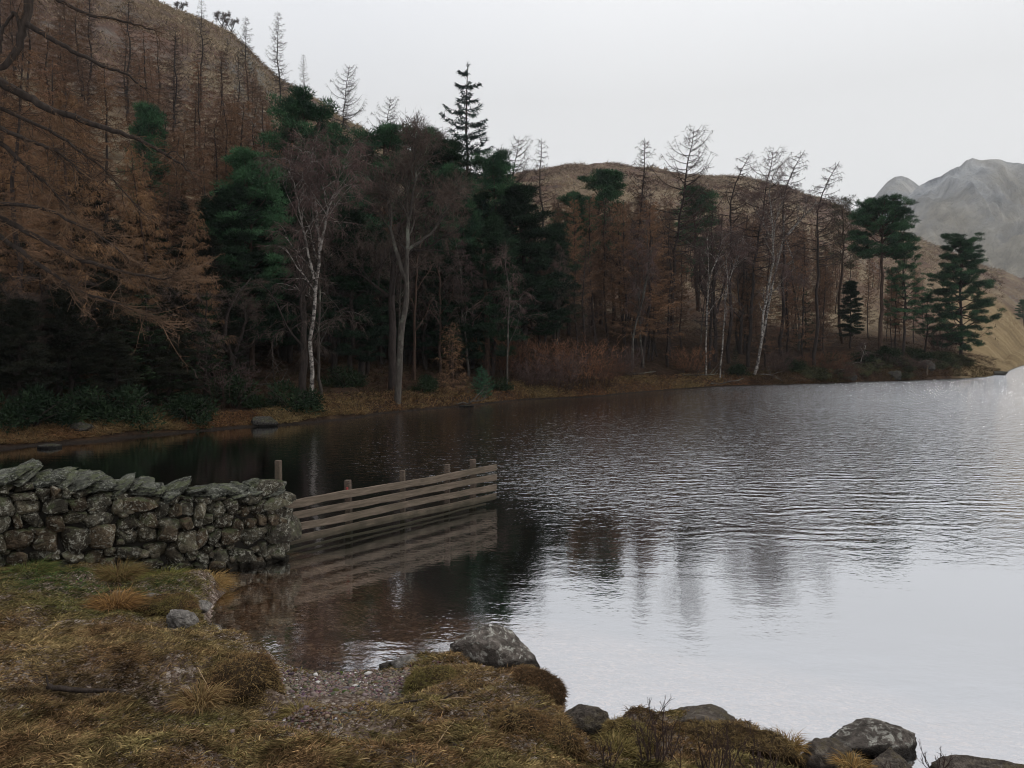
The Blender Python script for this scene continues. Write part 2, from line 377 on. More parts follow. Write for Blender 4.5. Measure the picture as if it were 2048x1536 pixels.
# ------------------------------------------------------------------ lake
def lake():
    g = Geo(); g.add([(-70, -30, 0), (420, -30, 0), (420, 240, 0), (-70, 240, 0)], [[0, 1, 2, 3]])
    k = NT('lake water'); c = k.coord(); t = k.t
    X_, Y_, _ = k.n('ShaderNodeSeparateXYZ', {'Vector': c}).outputs
    def wav(sx, sy, sc, det, rot=0., dist=0.): return k.noise(k.n('ShaderNodeMapping', {'Vector': c, 'Scale': (sx, sy, 1), 'Rotation': (0, 0, rot)}).outputs[0], sc, det, .5, dist)
    patch = k.noise(c, .11, 3)
    near = k.rng(k.math('ADD', k.math('ADD', Y_, k.math('MULTIPLY', X_, .35)), k.math('MULTIPLY_ADD', patch, 7, -3.5)), 9.2, 15.5, .055, 1.0)
    left = k.rng(k.math('ADD', X_, k.math('MULTIPLY', Y_, .28)), -1.0, 2.6, .10, 1)
    bay = k.rng(k.math('SUBTRACT', X_, k.math('MULTIPLY', Y_, .0)), -2.5, 1.5, .5, 1)
    w1 = wav(.8, 1.1, 4.2, 3, .2, .9); w2 = wav(.8, 1.15, 9, 2, -.25, .6); w3 = wav(.8, 1.1, 17, 2, .3)
    ring = k.n('ShaderNodeTexWave', {'Vector': k.n('ShaderNodeMapping', {'Vector': c, 'Location': (-9, -14.5, 0), 'Scale': (.8, 1, 1)}).outputs[0], 'Scale': 1.0, 'Distortion': 9.0, 'Detail': 2.5, 'Detail Scale': .8}, wave_type='RINGS').outputs['Fac']
    ringm = k.math('MULTIPLY', k.rng(Y_, 8.5, 11), k.rng(Y_, 22, 15)); ringm = k.math('MULTIPLY', ringm, k.rng(X_, 1, 4.5))
    h = k.math('ADD', k.math('MULTIPLY', w1, .023), k.math('MULTIPLY', w2, .010))
    h = k.math('ADD', h, k.math('MULTIPLY', w3, .004))
    h = k.math('MULTIPLY', h, k.math('MULTIPLY', k.math('MULTIPLY', near, left), k.rng(X_, 5, 28, 1, 5.0)))
    h = k.math('ADD', h, k.math('MULTIPLY', k.math('MULTIPLY', k.math('MULTIPLY', ring, ringm), k.rng(wav(1, 1.6, .55, 3), .38, .66)), .009))
    h = k.math('ADD', h, k.math('MULTIPLY', k.math('ADD', wav(.4, 1.3, 2.2, 2, .25), k.math('MULTIPLY', w3, .3)), .0030))
    nrm = k.bump(h, 1.0, 1.0)
    gl = k.n('ShaderNodeBsdfGlossy', {'Color': (.93, .945, .98, 1), 'Roughness': .03, 'Normal': nrm})
    tr = k.n('ShaderNodeBsdfTransparent', {'Color': (.80, .73, .64, 1)})
    fc = k.n('ShaderNodeLayerWeight', {'Blend': .5}).outputs['Facing']
    fac = k.math('MULTIPLY_ADD', k.math('POWER', fc, 1.3), .78, .28, clamp=True)
    mx = k.n('ShaderNodeMixShader', {0: fac, 1: tr.outputs[0], 2: gl.outputs[0]})
    t.links.new(mx.outputs[0], k.out.inputs['Surface']); t.nodes.remove(k.p)
    tag(g.build('lake_water', k.m), kind='structure')
    g = Geo(); n = 40; s = np.linspace(-1, 1, n) ; S = np.sign(s) * np.abs(s) ** 3 * 4500
    X, Y = np.meshgrid(S, S, indexing='ij')
    i = np.arange(n - 1)[:, None] * n + np.arange(n - 1)[None]
    g.add(np.stack([X, Y, np.full_like(X, -1.7)], -1).reshape(-1, 3), np.stack([i, i + n, i + n + 1, i + 1], -1).reshape(-1, 4))
    k = NT('depth darkened bed'); tag(g.build('lake_bed', k.fin(k.ramp(k.noise(k.coord(), .8, 5), [(.3, (.012, .009, .007)), (.7, (.03, .022, .017))]), .95)), kind='structure')  # bed coloured dark to stand in for light absorbed by deep water
lake()

# ------------------------------------------------------------------ near bank
WALL_A, WALL_B = V(-8.2, 4.75), V(-2.62, 8.75)     # front face line of the dry-stone wall
def P2(x, y, z=0): return at_z(x, y, z)[:2]
POLY = np.array([(-14, 1.5), (-10.5, 3.8), (-8.5, 5.1), (-4.95, 7.6), (-3.5, 8.55), (-3.42, 8.35)] + [tuple(P2(*p)) for p in [
    (452, 1182), (428, 1205), (418, 1252), (438, 1292), (500, 1312), (560, 1340), (650, 1348), (760, 1342), (790, 1326), (850, 1316), (905, 1322),
    (975, 1342), (1000, 1354), (1080, 1360), (1122, 1385), (1131, 1418), (1108, 1436), (1122, 1452), (1165, 1485), (1240, 1545), (1300, 1580), (1285, 1530), (1215, 1475), (1218, 1452),
    (1300, 1446), (1450, 1452), (1540, 1478), (1592, 1525), (1615, 1590), (1750, 1610), (2048, 1640), (2500, 1660)]] + [(9, -2), (9, -8), (-14, -8)], float)
def sdf(X, Y):
    p = np.stack([X, Y], -1).reshape(-1, 2); d = np.full(len(p), 1e9); ins = np.zeros(len(p), bool)
    for a, b in zip(POLY, np.roll(POLY, -1, 0)):
        e = b - a; t = np.clip(((p - a) @ e) / (e @ e), 0, 1)
        d = np.minimum(d, np.linalg.norm(p - a - t[:, None] * e, axis=1))
        with np.errstate(divide='ignore', invalid='ignore'):
            c = ((a[1] > p[:, 1]) != (b[1] > p[:, 1])) & (p[:, 0] < (b[0] - a[0]) * (p[:, 1] - a[1]) / (b[1] - a[1]) + a[0])
        ins ^= c
    return np.where(ins, d, -d).reshape(np.shape(X))
LAND = np.array([(*at_z(x, y, z)[:2], z) for x, y, z in [
    (-200, 1190, .36), (0, 1155, .30), (150, 1150, .28), (300, 1165, .22), (400, 1190, .12), (0, 1230, .40), (200, 1240, .36), (330, 1260, .22), (0, 1320, .50), (200, 1320, .47), (380, 1320, .38), (330, 1215, .16),
    (470, 1345, .33), (0, 1420, .66), (200, 1420, .6), (380, 1422, .31), (320, 1440, .40), (470, 1425, .17), (0, 1536, .80), (300, 1536, .74), (520, 1500, .52), (600, 1536, .62), (560, 1430, .15), (600, 1390, .075), (680, 1375, .06), (700, 1420, .13),
    (780, 1385, .09), (760, 1452, .34), (630, 1450, .33), (850, 1430, .26), (920, 1400, .2), (920, 1470, .45), (1000, 1430, .3), (1050, 1490, .42), (1000, 1536, .52), (820, 1536, .6), (1110, 1475, .2), (1190, 1540, .2), (1060, 1385, .16), (850, 1325, .05), (940, 1330, .06),
    (1300, 1480, .12), (1400, 1500, .15), (1400, 1470, .14), (1520, 1510, .1), (1500, 1570, .15), (1800, 1620, .12), (2200, 1640, .15)]] +
    [(-4.63, 7.31, .32), (-4.29, 7.55, .22), (-3.74, 7.95, .07), (-3.5, 8.1, .03), (-3.9, 7.5, .12)] + [(0, 0, .95), (-6, 2, .95), (-10, 3, .7), (3, .5, .7), (6, 1, .4), (0, -6, 1.2), (-8, -6, 1.2), (7, -6, .9)], float)
BEACH = P2(690, 1388, .07)
def near_z(X, Y, full=True):
    X, Y = np.asarray(X, float), np.asarray(Y, float)
    d2 = (X[..., None] - LAND[:, 0]) ** 2 + (Y[..., None] - LAND[:, 1]) ** 2 + .004
    w = d2 ** -1.6; h = (w * LAND[:, 2]).sum(-1) / w.sum(-1)
    s = sdf(X, Y)
    bm = np.exp(-(((X - BEACH[0]) / .64) ** 2 + ((Y - BEACH[1]) / .46) ** 2) ** 1.5)
    wd = .16 + .5 * bm; f = np.clip(s / wd, 0, 1); f = f * f * (3 - 2 * f)
    tus = (.075 * fbm2(X * 1.9, Y * 1.9, 3, 3) + .055 * (np.abs(fbm2(X * 4.2, Y * 4.2, 3, 6)) - .2)) * (1 - np.clip(bm * 1.4, 0, 1))
    z = np.where(s > 0, .015 + (h + tus) * f, np.maximum(-.02 + .115 * s - .03 * s * s, -1.75))
    return (z, s, bm) if full else z
def near_bank():
    xs = np.arange(-11, 8.01, .045); ys = np.arange(-3, 11.6, .045)
    X, Y = np.meshgrid(xs, ys, indexing='ij'); Z, s, bm = near_z(X, Y)
    n = len(ys); i = np.arange(len(xs) - 1)[:, None] * n + np.arange(n - 1)[None]
    g = Geo(); grav = np.clip(bm * 1.5, 0, 1) ; grav = np.where(s < -.15, 1, grav)
    c = np.stack([grav.ravel()] * 3, 1)
    g.add(np.stack([X, Y, Z], -1).reshape(-1, 3), np.stack([i, i + n, i + n + 1, i + 1], -1).reshape(-1, 4), c)
    k = NT('bank soil and shore gravel'); co = k.coord()
    soil = k.ramp(k.noise(co, 11, 8, .7), [(.3, (.022, .016, .009)), (.5, (.070, .052, .022)), (.7, (.15, .115, .05))])
    vo = k.n('ShaderNodeTexVoronoi', {'Vector': co, 'Scale': 52.0, 'Randomness': 1.0}); vo2 = k.n('ShaderNodeTexVoronoi', {'Vector': co, 'Scale': 21.0})
    hue = k.n('ShaderNodeSeparateColor', {'Color': vo.outputs['Color']}).outputs
    hue2 = k.n('ShaderNodeSeparateColor', {'Color': vo2.outputs['Color']}).outputs
    gv = k.ramp(hue[0], [(0, (.05, .035, .028)), (.4, (.12, .085, .068)), (.75, (.20, .155, .125)), (1, (.36, .31, .27))])
    gv2 = k.ramp(hue2[1], [(0, (.06, .042, .032)), (.6, (.15, .11, .085)), (1, (.34, .29, .25))])
    gv = k.mix(k.rng(hue2[0], .7, .74), gv, gv2)
    gv = k.mix(k.rng(k.noise(co, 2.6, 5, .7), .45, .68, 0, .75), gv, (.055, .036, .024))
    Zs = k.n('ShaderNodeSeparateXYZ', {'Vector': co}).outputs['Z']
    gv = k.mix(k.rng(Zs, .01, -.03), gv, k.mix(1.0, gv, (2.3, 1.95, 1.65), 'MULTIPLY'))  # submerged gravel brightened in colour to offset light lost at the surface
    gv = k.mix(k.rng(k.math('ADD', Zs, k.math('MULTIPLY_ADD', k.noise(co, 1.3, 4), .3, -.15)), -.22, -.52), gv, (.018, .012, .009))  # gravel colour fades dark with depth, painting in the water's absorption of light
    f = k.n('ShaderNodeSeparateColor', {'Color': k.attr()}).outputs[0]
    f = k.rng(k.math('ADD', f, k.math('MULTIPLY_ADD', k.noise(co, 9, 4), .5, -.25)), .35, .6)
    hb = k.math('SUBTRACT', k.math('MULTIPLY', k.noise(co, 30, 6, .7), .5), k.math('MULTIPLY', k.math('MULTIPLY', vo.outputs['Distance'], f), .8))
    m = k.fin(k.mix(f, soil, gv), k.rng(Zs, .0, .12, .45, .9), k.bump(hb, .03, .9), .08)
    tag(g.build('ground', m, smooth=True), kind='structure')
near_bank()

def wall_side(X, Y):
    """distance in front of (+) the wall's front face"""
    e = WALL_B - WALL_A; L = np.linalg.norm(e); n = V(e[1], -e[0]) / L
    return (X - WALL_A[0]) * n[0] + (Y - WALL_A[1]) * n[1], ((X - WALL_A[0]) * e[0] + (Y - WALL_A[1]) * e[1]) / L

def G(x, y, px, py, r):  # soft patch round a pixel on the bank
    c = P2(px, py, .3); return np.exp(-((x - c[0]) ** 2 + (y - c[1]) ** 2) / r ** 2)
def grass_tone(x, y, rng):
    n = len(x)
    gold, olive, rust, green, dark = V(.33, .235, .112), V(.165, .145, .055), V(.225, .128, .066), V(.045, .095, .028), V(.060, .044, .027)
    cell = fbm2(x * 13, y * 13, 3, 91); n1 = fbm2(x * 1.5, y * 1.5, 4, 21) + rng.normal(0, .22, n) + .35 * fbm2(x * 9, y * 9, 2, 92); n2 = fbm2(x * 2.4, y * 2.4, 4, 33) + rng.normal(0, .22, n) + .35 * fbm2(x * 11, y * 11, 2, 93)
    c = gold + np.clip(n1 * .9 + .4, 0, 1)[:, None] * (olive - gold)
    fr = np.clip(n2 * 1.3 + .42, 0, 1) * .85; c = c + fr[:, None] * (rust - c)
    gr = np.clip(1.1 * G(x, y, 110, 1160, .55) + .55 * G(x, y, 250, 1190, .8) + .5 * G(x, y, 350, 1150, .35) + .3 * G(x, y, 430, 1290, .3) + .3 * G(x, y, 330, 1500, .4) + rng.normal(0, .12, n), 0, 1)
    c = c + gr[:, None] * (np.where(rng.random(n)[:, None] < .5, green, olive) - c)
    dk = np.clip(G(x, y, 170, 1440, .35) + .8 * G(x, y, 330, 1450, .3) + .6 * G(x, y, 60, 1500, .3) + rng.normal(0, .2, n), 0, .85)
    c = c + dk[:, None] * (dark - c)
    return np.clip(c * ((rng.uniform(.3, 1.3, n) + (rng.random(n) < .06) * .9) * np.clip(.85 + .8 * cell, .3, 1.5))[:, None], .01, .8)

def bank_grass():
    rng = np.random.default_rng(5); g = Geo()
    N = 1700000
    Y = 2.4 + 7.2 * rng.random(N) ** 1.25; X = rng.uniform(-.74, .74, N) * Y * 1.0
    ws, wl = wall_side(X, Y)
    keep = (ws > -.02) | (wl > np.linalg.norm(WALL_B - WALL_A) + .05)
    X, Y = X[keep], Y[keep]
    z, s, bm = near_z(X, Y)
    cov = np.clip((s - .05) / .08, 0, 1) * np.clip(1.25 - bm * 2.4, 0, 1)
    cov = cov * np.clip(.95 + 1.4 * fbm2(X * 2.4, Y * 2.4, 4, 44), .35, 1)
    cov *= 1 - .75 * np.clip(G(X, Y, 640, 1500, .3) + G(X, Y, 560, 1420, .2) + .8 * G(X, Y, 330, 1435, .25) + .8 * G(X, Y, 780, 1480, .16) + 1.2 * G(X, Y, 820, 1330, .17) + G(X, Y, 892, 1338, .1) + G(X, Y, 400, 1266, .14), 0, 1)
    keep = rng.random(len(X)) < cov * 1.0; X, Y, z = X[keep], Y[keep], z[keep]; n = len(X)
    ang = fbm2(X * 1.1, Y * 1.1, 3, 50) * 4 + fbm2(X * 7, Y * 7, 2, 51) * 2.5 + rng.normal(0, 1.3, n)
    up = np.clip(rng.normal(.55, .35, n), .05, 1.6)
    d = np.stack([np.cos(ang), np.sin(ang), up], 1)
    L = rng.uniform(.015, .058, n) * (1 + .6 * np.clip(fbm2(X * 3, Y * 3, 2, 60), -.3, 1)); w = rng.uniform(.0028, .0060, n)
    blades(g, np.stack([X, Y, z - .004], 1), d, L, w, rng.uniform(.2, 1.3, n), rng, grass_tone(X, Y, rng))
    tag(g.build('grass', M['grass']), kind='stuff', label='short matted brown and olive grass carpeting the near bank', cat='grass')
bank_grass()

def pebbles():
    rng = np.random.default_rng(8); g = Geo(); v0, t0 = ico(1)
    N = 9000; X = BEACH[0] + rng.normal(0, .55, N) ; Y = BEACH[1] + rng.normal(.05, .36, N)
    ex = [P2(590 + rng.normal(0, 70), 1440 + rng.normal(0, 22), .3) for _ in range(900)] + [P2(640 + rng.normal(0, 60), 1500 + rng.normal(0, 12), .5) for _ in range(350)]
    X = np.concatenate([X, [e[0] for e in ex]]); Y = np.concatenate([Y, [e[1] for e in ex]])
    z, s, bm = near_z(X, Y); k = ((s > -.35) & (z < .13)) | ((np.arange(len(X)) >= N) & (s > .05)); X, Y, z = X[k], Y[k], z[k]; n = len(X)
    r = rng.uniform(.005, .012, n) * (1 + 1.0 * (rng.random(n) < .05))
    sc = np.stack([rng.uniform(.8, 1.5, n), rng.uniform(.7, 1.2, n), rng.uniform(.4, .75, n)], 1) * r[:, None]
    a = rng.uniform(0, 6.28, n)
    p = v0[None] * (1 + .18 * rng.normal(size=(n, len(v0), 1))) * sc[:, None]
    ca, sa = np.cos(a)[:, None], np.sin(a)[:, None]
    p = np.stack([p[..., 0] * ca - p[..., 1] * sa, p[..., 0] * sa + p[..., 1] * ca, p[..., 2]], -1) + np.stack([X, Y, z + r * .25], 1)[:, None]
    tone = V(.155, .122, .103) * rng.uniform(.35, 1.45, n)[:, None] + rng.normal(0, .012, (n, 3)); tone[rng.random(n) < .015] = (.5, .48, .46)
    f = t0[None] + (np.arange(n) * len(v0))[:, None, None]
    g.add(p.reshape(-1, 3), None, f.reshape(-1, 3), np.repeat(np.clip(tone, .02, .8), len(v0), 0))
    tag(g.build('gravel', M['grass'], smooth=True), kind='stuff', label='small grey brown pebbles on the beach', cat='gravel')
pebbles()

# ------------------------------------------------------------------ dry-stone wall
def stone_wall():
    rng = np.random.default_rng(3)
    e = WALL_B - WALL_A; Lw = float(np.linalg.norm(e)); ang = math.atan2(e[1], e[0])
    base = float(near_z(V(-4.6), V(7.0), False)[0])
    root = empty('stone_wall', (WALL_A[0], WALL_A[1], 0), ang)
    tag(root, 'grey green dry-stone wall with slanting coping slabs running down to the lake', 'wall')
    TH = .5
    def top(s): return np.interp(s / Lw, [0, .45, .62, .8, .9, 1], [1.46, 1.24, 1.15, .88, .80, .76])
    def bot(s): return np.interp(s / Lw, [0, .5, .75, .9, 1], [.35, .18, .02, -.15, -.22])
    g = Geo()
    for side in (0, 1):   # front face, back face
        z = 0.0; row = 0
        while z < 1.5:
            h = rng.uniform(.095, .19) * (1.15 if z < .4 else 1); s = rng.uniform(-.1, .05)
            while s < Lw:
                w = rng.uniform(.10, .25) * rng.choice([.7, 1, 1, 1.3]); sm = s + w / 2
                zz = z + rng.normal(0, .022) - .25 + (.25 + bot(sm) * 1.0) * 1.0 + .0
                if zz + h * .5 < top(sm) - .02 and sm < Lw + .05:
                    hh = h * rng.uniform(.75, 1.2)
                    v, t = rock(rng, (w * .57, rng.uniform(.11, .15), hh * .585), 4, .12, 7, .46, .035)
                    v = roty(v, rng.normal(0, .16)); v = rotz(v, rng.normal(0, .06))
                    y = (.08 if side == 0 else TH - .08) + rng.normal(0, .018)
                    c = [V(.95, .98, .92), V(1.15, 1.0, .86), V(.72, .74, .72), V(1.3, 1.28, 1.15), V(.95, .8, .68), V(.6, .58, .55)][rng.integers(6)] * rng.uniform(.65, 1.2)
                    g.add(v + V(sm, y, zz + h / 2), None, t, c)
                s += w * 1.0
            z += h * .97; row += 1
    # end face
    z = -.2
    while z < .75:
        h = rng.uniform(.1, .18); y = 0.0
        while y < TH:
            w = rng.uniform(.15, .26); v, t = rock(rng, (.17, w * .55, h * .56), 3, .12, 7, .4, .04)
            g.add(v + V(Lw - .05 + rng.normal(0, .03), min(y + w / 2, TH - .05), z + h / 2), None, t, V(1, 1, .95) * rng.uniform(.6, 1.1)); y += w
        z += h * .97
    # big boulder jutting at the water end, and hearting stones showing in the gaps
    v, t = rock(rng, (.21, .2, .17), 4, .16, 8, .3, .04); g.add(v + V(Lw + .05, .12, .36), None, t, V(.75, .75, .75))
    v, t = rock(rng, (.2, .17, .085), 4, .14, 6, .35, .04); g.add(v + V(Lw - .02, .1, .66), None, t, V(1.25, 1.3, 1.15))
    for _ in range(420):
        s = rng.uniform(0, Lw); zz = rng.uniform(bot(s), top(s) - .05); v, t = rock(rng, V(.05, .05, .035) * rng.uniform(.6, 1.25), 2, .15, 5, .2)
        g.add(v + V(s, .03 + rng.normal(0, .012), zz), None, t, V(1, .97, .9) * rng.uniform(.6, 1.3))
    for _ in range(5):
        s = Lw * rng.uniform(.55, .95); v, t = rock(rng, (.14, .1, .12), 3, .12, 5, .2); g.add(v + V(s, -.04, bot(s) + .02), None, t, V(.9, .9, .8))
    g.build('stonework', M['wall_stone'], root, smooth=True)
    q = Geo(); n = 24; ss = np.linspace(0, Lw - .1, n)
    for i in range(n - 1):
        a, b = ss[i], ss[i + 1]; za, zb = top(a) - .09, top(b) - .09
        q.add([(a, .09, -.4), (b, .09, -.4), (b, .09, zb), (a, .09, za), (a, TH - .09, -.4), (b, TH - .09, -.4), (b, TH - .09, zb), (a, TH - .09, za)],
              [[0, 1, 2, 3], [5, 4, 7, 6], [3, 2, 6, 7]] + ([[4, 0, 3, 7]] if i == 0 else []) + ([[1, 5, 6, 2]] if i == n - 2 else []))
    q.build('wall_shade_core', M['shadow_core'], root)
    # coping: slabs leaning over one another, points up to the right
    s = .0
    while s < Lw - .06:
        cg = Geo(); L = rng.uniform(.08, .19) * rng.choice([1, 1, 1, 1.4]); H = rng.uniform(.025, .075); W = rng.uniform(.19, .28)
        v, t = rock(rng, (L, W, H), 5, .22, 11, .30, .07)
        # slate layering: ridges along the slab
        lay = np.floor(v[:, 2] / .022 + .6 * noise3(v * 7, s)); v[:, 0] += .030 * _h(lay + 50, lay * 0 + 7 + int(s * 100)); v[:, 1] += .018 * _h(lay + 90, lay * 0 + 3)
        v[:, 2] += .014 * np.abs(noise3(v * V(10, 5, 30), s + 2))
        tip = np.clip(v[:, 0] / L, -1, 1); v[:, 2] *= 1 - .35 * np.clip(tip, 0, 1) ** 2
        til = -rng.uniform(.03, .55)
        v = roty(v, til); v = rotz(v, rng.normal(0, .12)); v = rotx(v, rng.normal(.05, .08))
        cg.add(v + V(s + .1, TH / 2 - .02 + rng.normal(0, .02), top(s) + .015 + .03 * abs(til) + rng.normal(0, .018)), None, t, V(1, 1.02, .97) * rng.uniform(.7, 1.2))
        cg.build('coping_stone', M['cope_stone'], root, smooth=True)
        s += L * rng.uniform(.5, .8)
    for s in np.arange(.1, Lw, .16):    # course of flat stones right under the coping
        cg = Geo() if s == .1 else cg
        v, t = rock(rng, (.11, .24, .055), 3, .14, 6, .4, .04); cg.add(v + V(s, TH / 2 - .01, top(s) - .045), None, t, V(.85, .85, .8) * rng.uniform(.6, 1.1))
    cg.build('levelling_course', M['wall_stone'], root, smooth=True)
stone_wall()

# ------------------------------------------------------------------ fence standing in the lake
def lake_fence():
    A = at_z(600, 1100, .0); B = at_z(988, 1008, .0); e = (B - A)[:2]; L = float(np.linalg.norm(e)); ang = math.atan2(e[1], e[0])
    root = empty('lake_fence', (A[0], A[1], 0), ang)
    tag(root, 'weathered wooden fence of four long rails standing in the lake beside the stone wall', 'fence')
    rng = np.random.default_rng(4)
    # rail ends measured in the photograph: (left pixel y at x=600, right pixel y at x=986)
    for k, (yl, yr, wd) in enumerate([(1006, 936, .094), (1030, 955, .090), (1054, 974, .090), (1078, 994, .094), (1097, 1016, .03)]):
        zl = CAMZ - (yl - 700) / FPX * A[1]; zr = CAMZ - (yr - 700) / FPX * B[1]
        if k == 4: zl, zr = .03, .035
        g = Geo(); n = 14; s = np.linspace(-.25, L + (.0 if k < 4 else -.25), n); zc = np.interp(s, [0, L], [zl, zr]) + .007 * np.sin(s * 2.2 + k * 1.7) + rng.normal(0, .003, n)
        th = .034; y0 = -.052 + .004 * k
        hw = wd / 2 * (1 + .05 * rng.normal(size=n)); vv = []
        for i in range(n): vv += [(s[i], y0 - th / 2, zc[i] - hw[i]), (s[i], y0 + th / 2, zc[i] - hw[i]), (s[i], y0 + th / 2, zc[i] + hw[i]), (s[i], y0 - th / 2, zc[i] + hw[i])]
        i = np.arange(n - 1)[:, None] * 4; j = np.arange(4)[None]
        g.add(vv, np.concatenate([np.stack([i + j, i + (j + 1) % 4, i + 4 + (j + 1) % 4, i + 4 + j], -1).reshape(-1, 4), [[3, 2, 1, 0], [(n - 1) * 4 + b for b in range(4)]]]))
        o = g.build('rail', M['rail'], root)
        md = o.modifiers.new('edge', 'BEVEL'); md.width = .005; md.segments = 1
    for px, yt, w in [(562, 922, .085), (700, 962, .095), (808, 942, .085), (896, 930, .09), (947, 920, .10)]:
        s = (px - 600) / 386.0; t = s * A[1] / (B[1] + s * (A[1] - B[1]))     # perspective-correct fraction along the fence
        D = A[1] + (B[1] - A[1]) * t
        ztop = CAMZ - (yt - 700) / FPX * D
        g = Geo(); n = 6; zs = np.linspace(-.9, ztop, n); p = np.stack([np.full(n, t * L) + .01 * rng.normal(size=n), np.full(n, .03), zs], 1)
        tube(g, p, w * .56 * np.linspace(1.06, .96, n), 4 if px < 900 else 6)
        o = g.build('post', M['post'], root)
        md = o.modifiers.new('edge', 'BEVEL'); md.width = .006; md.segments = 1
        if px == 700:
            m = Geo(); m.add([(t * L - .062, -.03, ztop - .21), (t * L - .045, -.03, ztop - .21), (t * L - .045, -.03, ztop - .08), (t * L - .062, -.03, ztop - .08),
                              (t * L - .062, .0, ztop - .21), (t * L - .045, .0, ztop - .21), (t * L - .045, .0, ztop - .08), (t * L - .062, .0, ztop - .08)],
                             [[0, 1, 2, 3], [5, 4, 7, 6], [3, 2, 6, 7], [1, 5, 6, 2], [4, 0, 3, 7], [4, 5, 1, 0]]); m.build('red_marker', M['paint'], o)
lake_fence()
# ------------------------------------------------------------------ near rocks, turf and sticks
def put_rock(name, px, py, z, size, rz, mat, label, seed, group=None, shape=None, sub=5, rough=.2, cuts=9, tilt=0, fine=.055, cat='rock'):
    rng = np.random.default_rng(seed); p = at_z(px, py, z); v, t = rock(rng, size, sub, rough, cuts + 5, .2, fine)
    if shape: v = shape(v, np.asarray(size, float))
    v = roty(v, tilt); v = rotz(v, rz); g = Geo(); g.add(v, None, t)
    o = g.build(name, M[mat], smooth=True); o.location = p; tag(o, label, cat, group); return o
def wedge(v, s):   # high rounded shoulder on the left, long taper to a point on the right
    u = v[:, 0] / s[0]; f = np.interp(u, [-1.1, -.7, -.45, 0, .5, 1.1], [.9, 1.12, 1.2, 1.0, .72, .36]); v[:, 2] = np.where(v[:, 2] > 0, v[:, 2] * f, v[:, 2]); v[:, 1] *= np.interp(u, [-1, 0, 1], [1, 1, .55]); return v
def domed(v, s): return v
b = put_rock('boulder', 1000, 1318, .02, (.345, .24, .245), -.18, 'boulder', 'large lichen speckled boulder at the lake edge beside the gravel beach', 21, shape=wedge, tilt=.05)
for px, py, D in [(981, 1250, None), (1015, 1308, None)]:
    pass
put_rock('flat_stone', 818, 1328, .06, (.17, .14, .06), -.25, 'wet_stone', 'pale flat stone between the gravel beach and the large boulder', 22, cat='stone', sub=4)
put_rock('flat_stone', 892, 1338, .07, (.11, .09, .05), .3, 'wet_stone', 'small cracked pale stone below the moss beside the large boulder', 23, cat='stone', sub=4)
put_rock('flat_stone', 770, 1338, .02, (.06, .06, .04), .5, 'boulder', 'small brown stone at the waterline of the gravel beach', 28, cat='stone', sub=4)
put_rock('shore_rock', 1165, 1445, .05, (.165, .13, .105), -.45, 'boulder_brown', 'pale brown rock between the two turf mounds at the water edge', 24, sub=5, shape=None)
put_rock('shore_rock', 1760, 1486, .03, (.275, .16, .145), -.05, 'boulder', 'farthest of the dark rocks piled in the lower right water', 25, shape=lambda v, s: np.stack([v[:, 0], v[:, 1], v[:, 2] * np.interp(v[:, 0] / s[0], [-1, -.6, 0, .5, 1], [.35, .6, 1, 1.05, .8])], 1))
put_rock('shore_rock', 1660, 1530, .03, (.185, .15, .13), .12, 'boulder_brown', 'round dark rock on the left of the lower right rock pile', 26)
put_rock('shore_rock', 1778, 1546, .03, (.15, .12, .12), .0, 'boulder_brown', 'small mossy rock wedged in front of the lower right rock pile', 27)
put_rock('shore_rock', 1960, 1550, .03, (.30, .14, .12), -.05, 'boulder_brown', 'low dark rock in the bottom right corner by the water', 29)
put_rock('shore_rock', 1410, 1462, .05, (.33, .2, .15), -.12, 'boulder_brown', 'long dark boulder half buried in turf behind the bare shrub', 30, shape=lambda v, s: np.stack([v[:, 0], v[:, 1], v[:, 2] * np.interp(v[:, 0] / s[0], [-1, -.4, .3, 1], [.7, 1.1, .95, .5])], 1))
put_rock('shore_rock', 362, 1243, .25, (.12, .10, .09), .4, 'wet_stone', 'upper of three pale stones on the grassy edge below the wall', 31, cat='stone', tilt=.3)
put_rock('shore_rock', 408, 1266, .15, (.13, .11, .09), -.2, 'boulder', 'rounded stone at the water edge, nearest the lake of three', 32, cat='stone')
put_rock('shore_rock', 346, 1272, .27, (.11, .08, .07), -.1, 'wet_stone', 'flat topped stone low in the grass beside two pale stones', 33, cat='stone')
put_rock('shore_rock', 545, 1358, .06, (.11, .15, .10), .2, 'boulder', 'dark wet rock under the overhanging turf beside the gravel', 34)
put_rock('shore_rock', 535, 1393, .12, (.05, .06, .055), .2, 'wet_stone', 'small pale stone at the foot of the overhanging turf', 35, cat='stone', sub=4)
put_rock('shore_rock', 310, 1196, .25, (.11, .06, .04), -.2, 'wet_stone', 'narrow pale stone set in turf just below the wall', 36, cat='stone', sub=4)
put_rock('shore_rock', 402, 1214, .16, (.10, .08, .05), -.3, 'wet_stone', 'small pale stone on the turf point below the wall', 37, cat='stone', sub=4)
put_rock('shore_rock', 470, 1284, .0, (.05, .04, .025), 0, 'wet_stone', 'tiny pale stone alone in the shallow water', 38, cat='stone', sub=3)
put_rock('shore_rock', 1245, 1530, .16, (.07, .05, .04), .2, 'wet_stone', 'pale stone at the foot of the bare shrub', 39, cat='stone', sub=4)
put_rock('pebble', 732, 1378, .09, (.018, .014, .012), 0, 'quartz', 'single white pebble lying on the gravel beach', 40, cat='pebble', sub=3)
put_rock('pebble', 981, 1251, .28, (.016, .012, .009), 0, 'quartz', 'white pebble resting on top of the large boulder', 41, cat='pebble', sub=3)

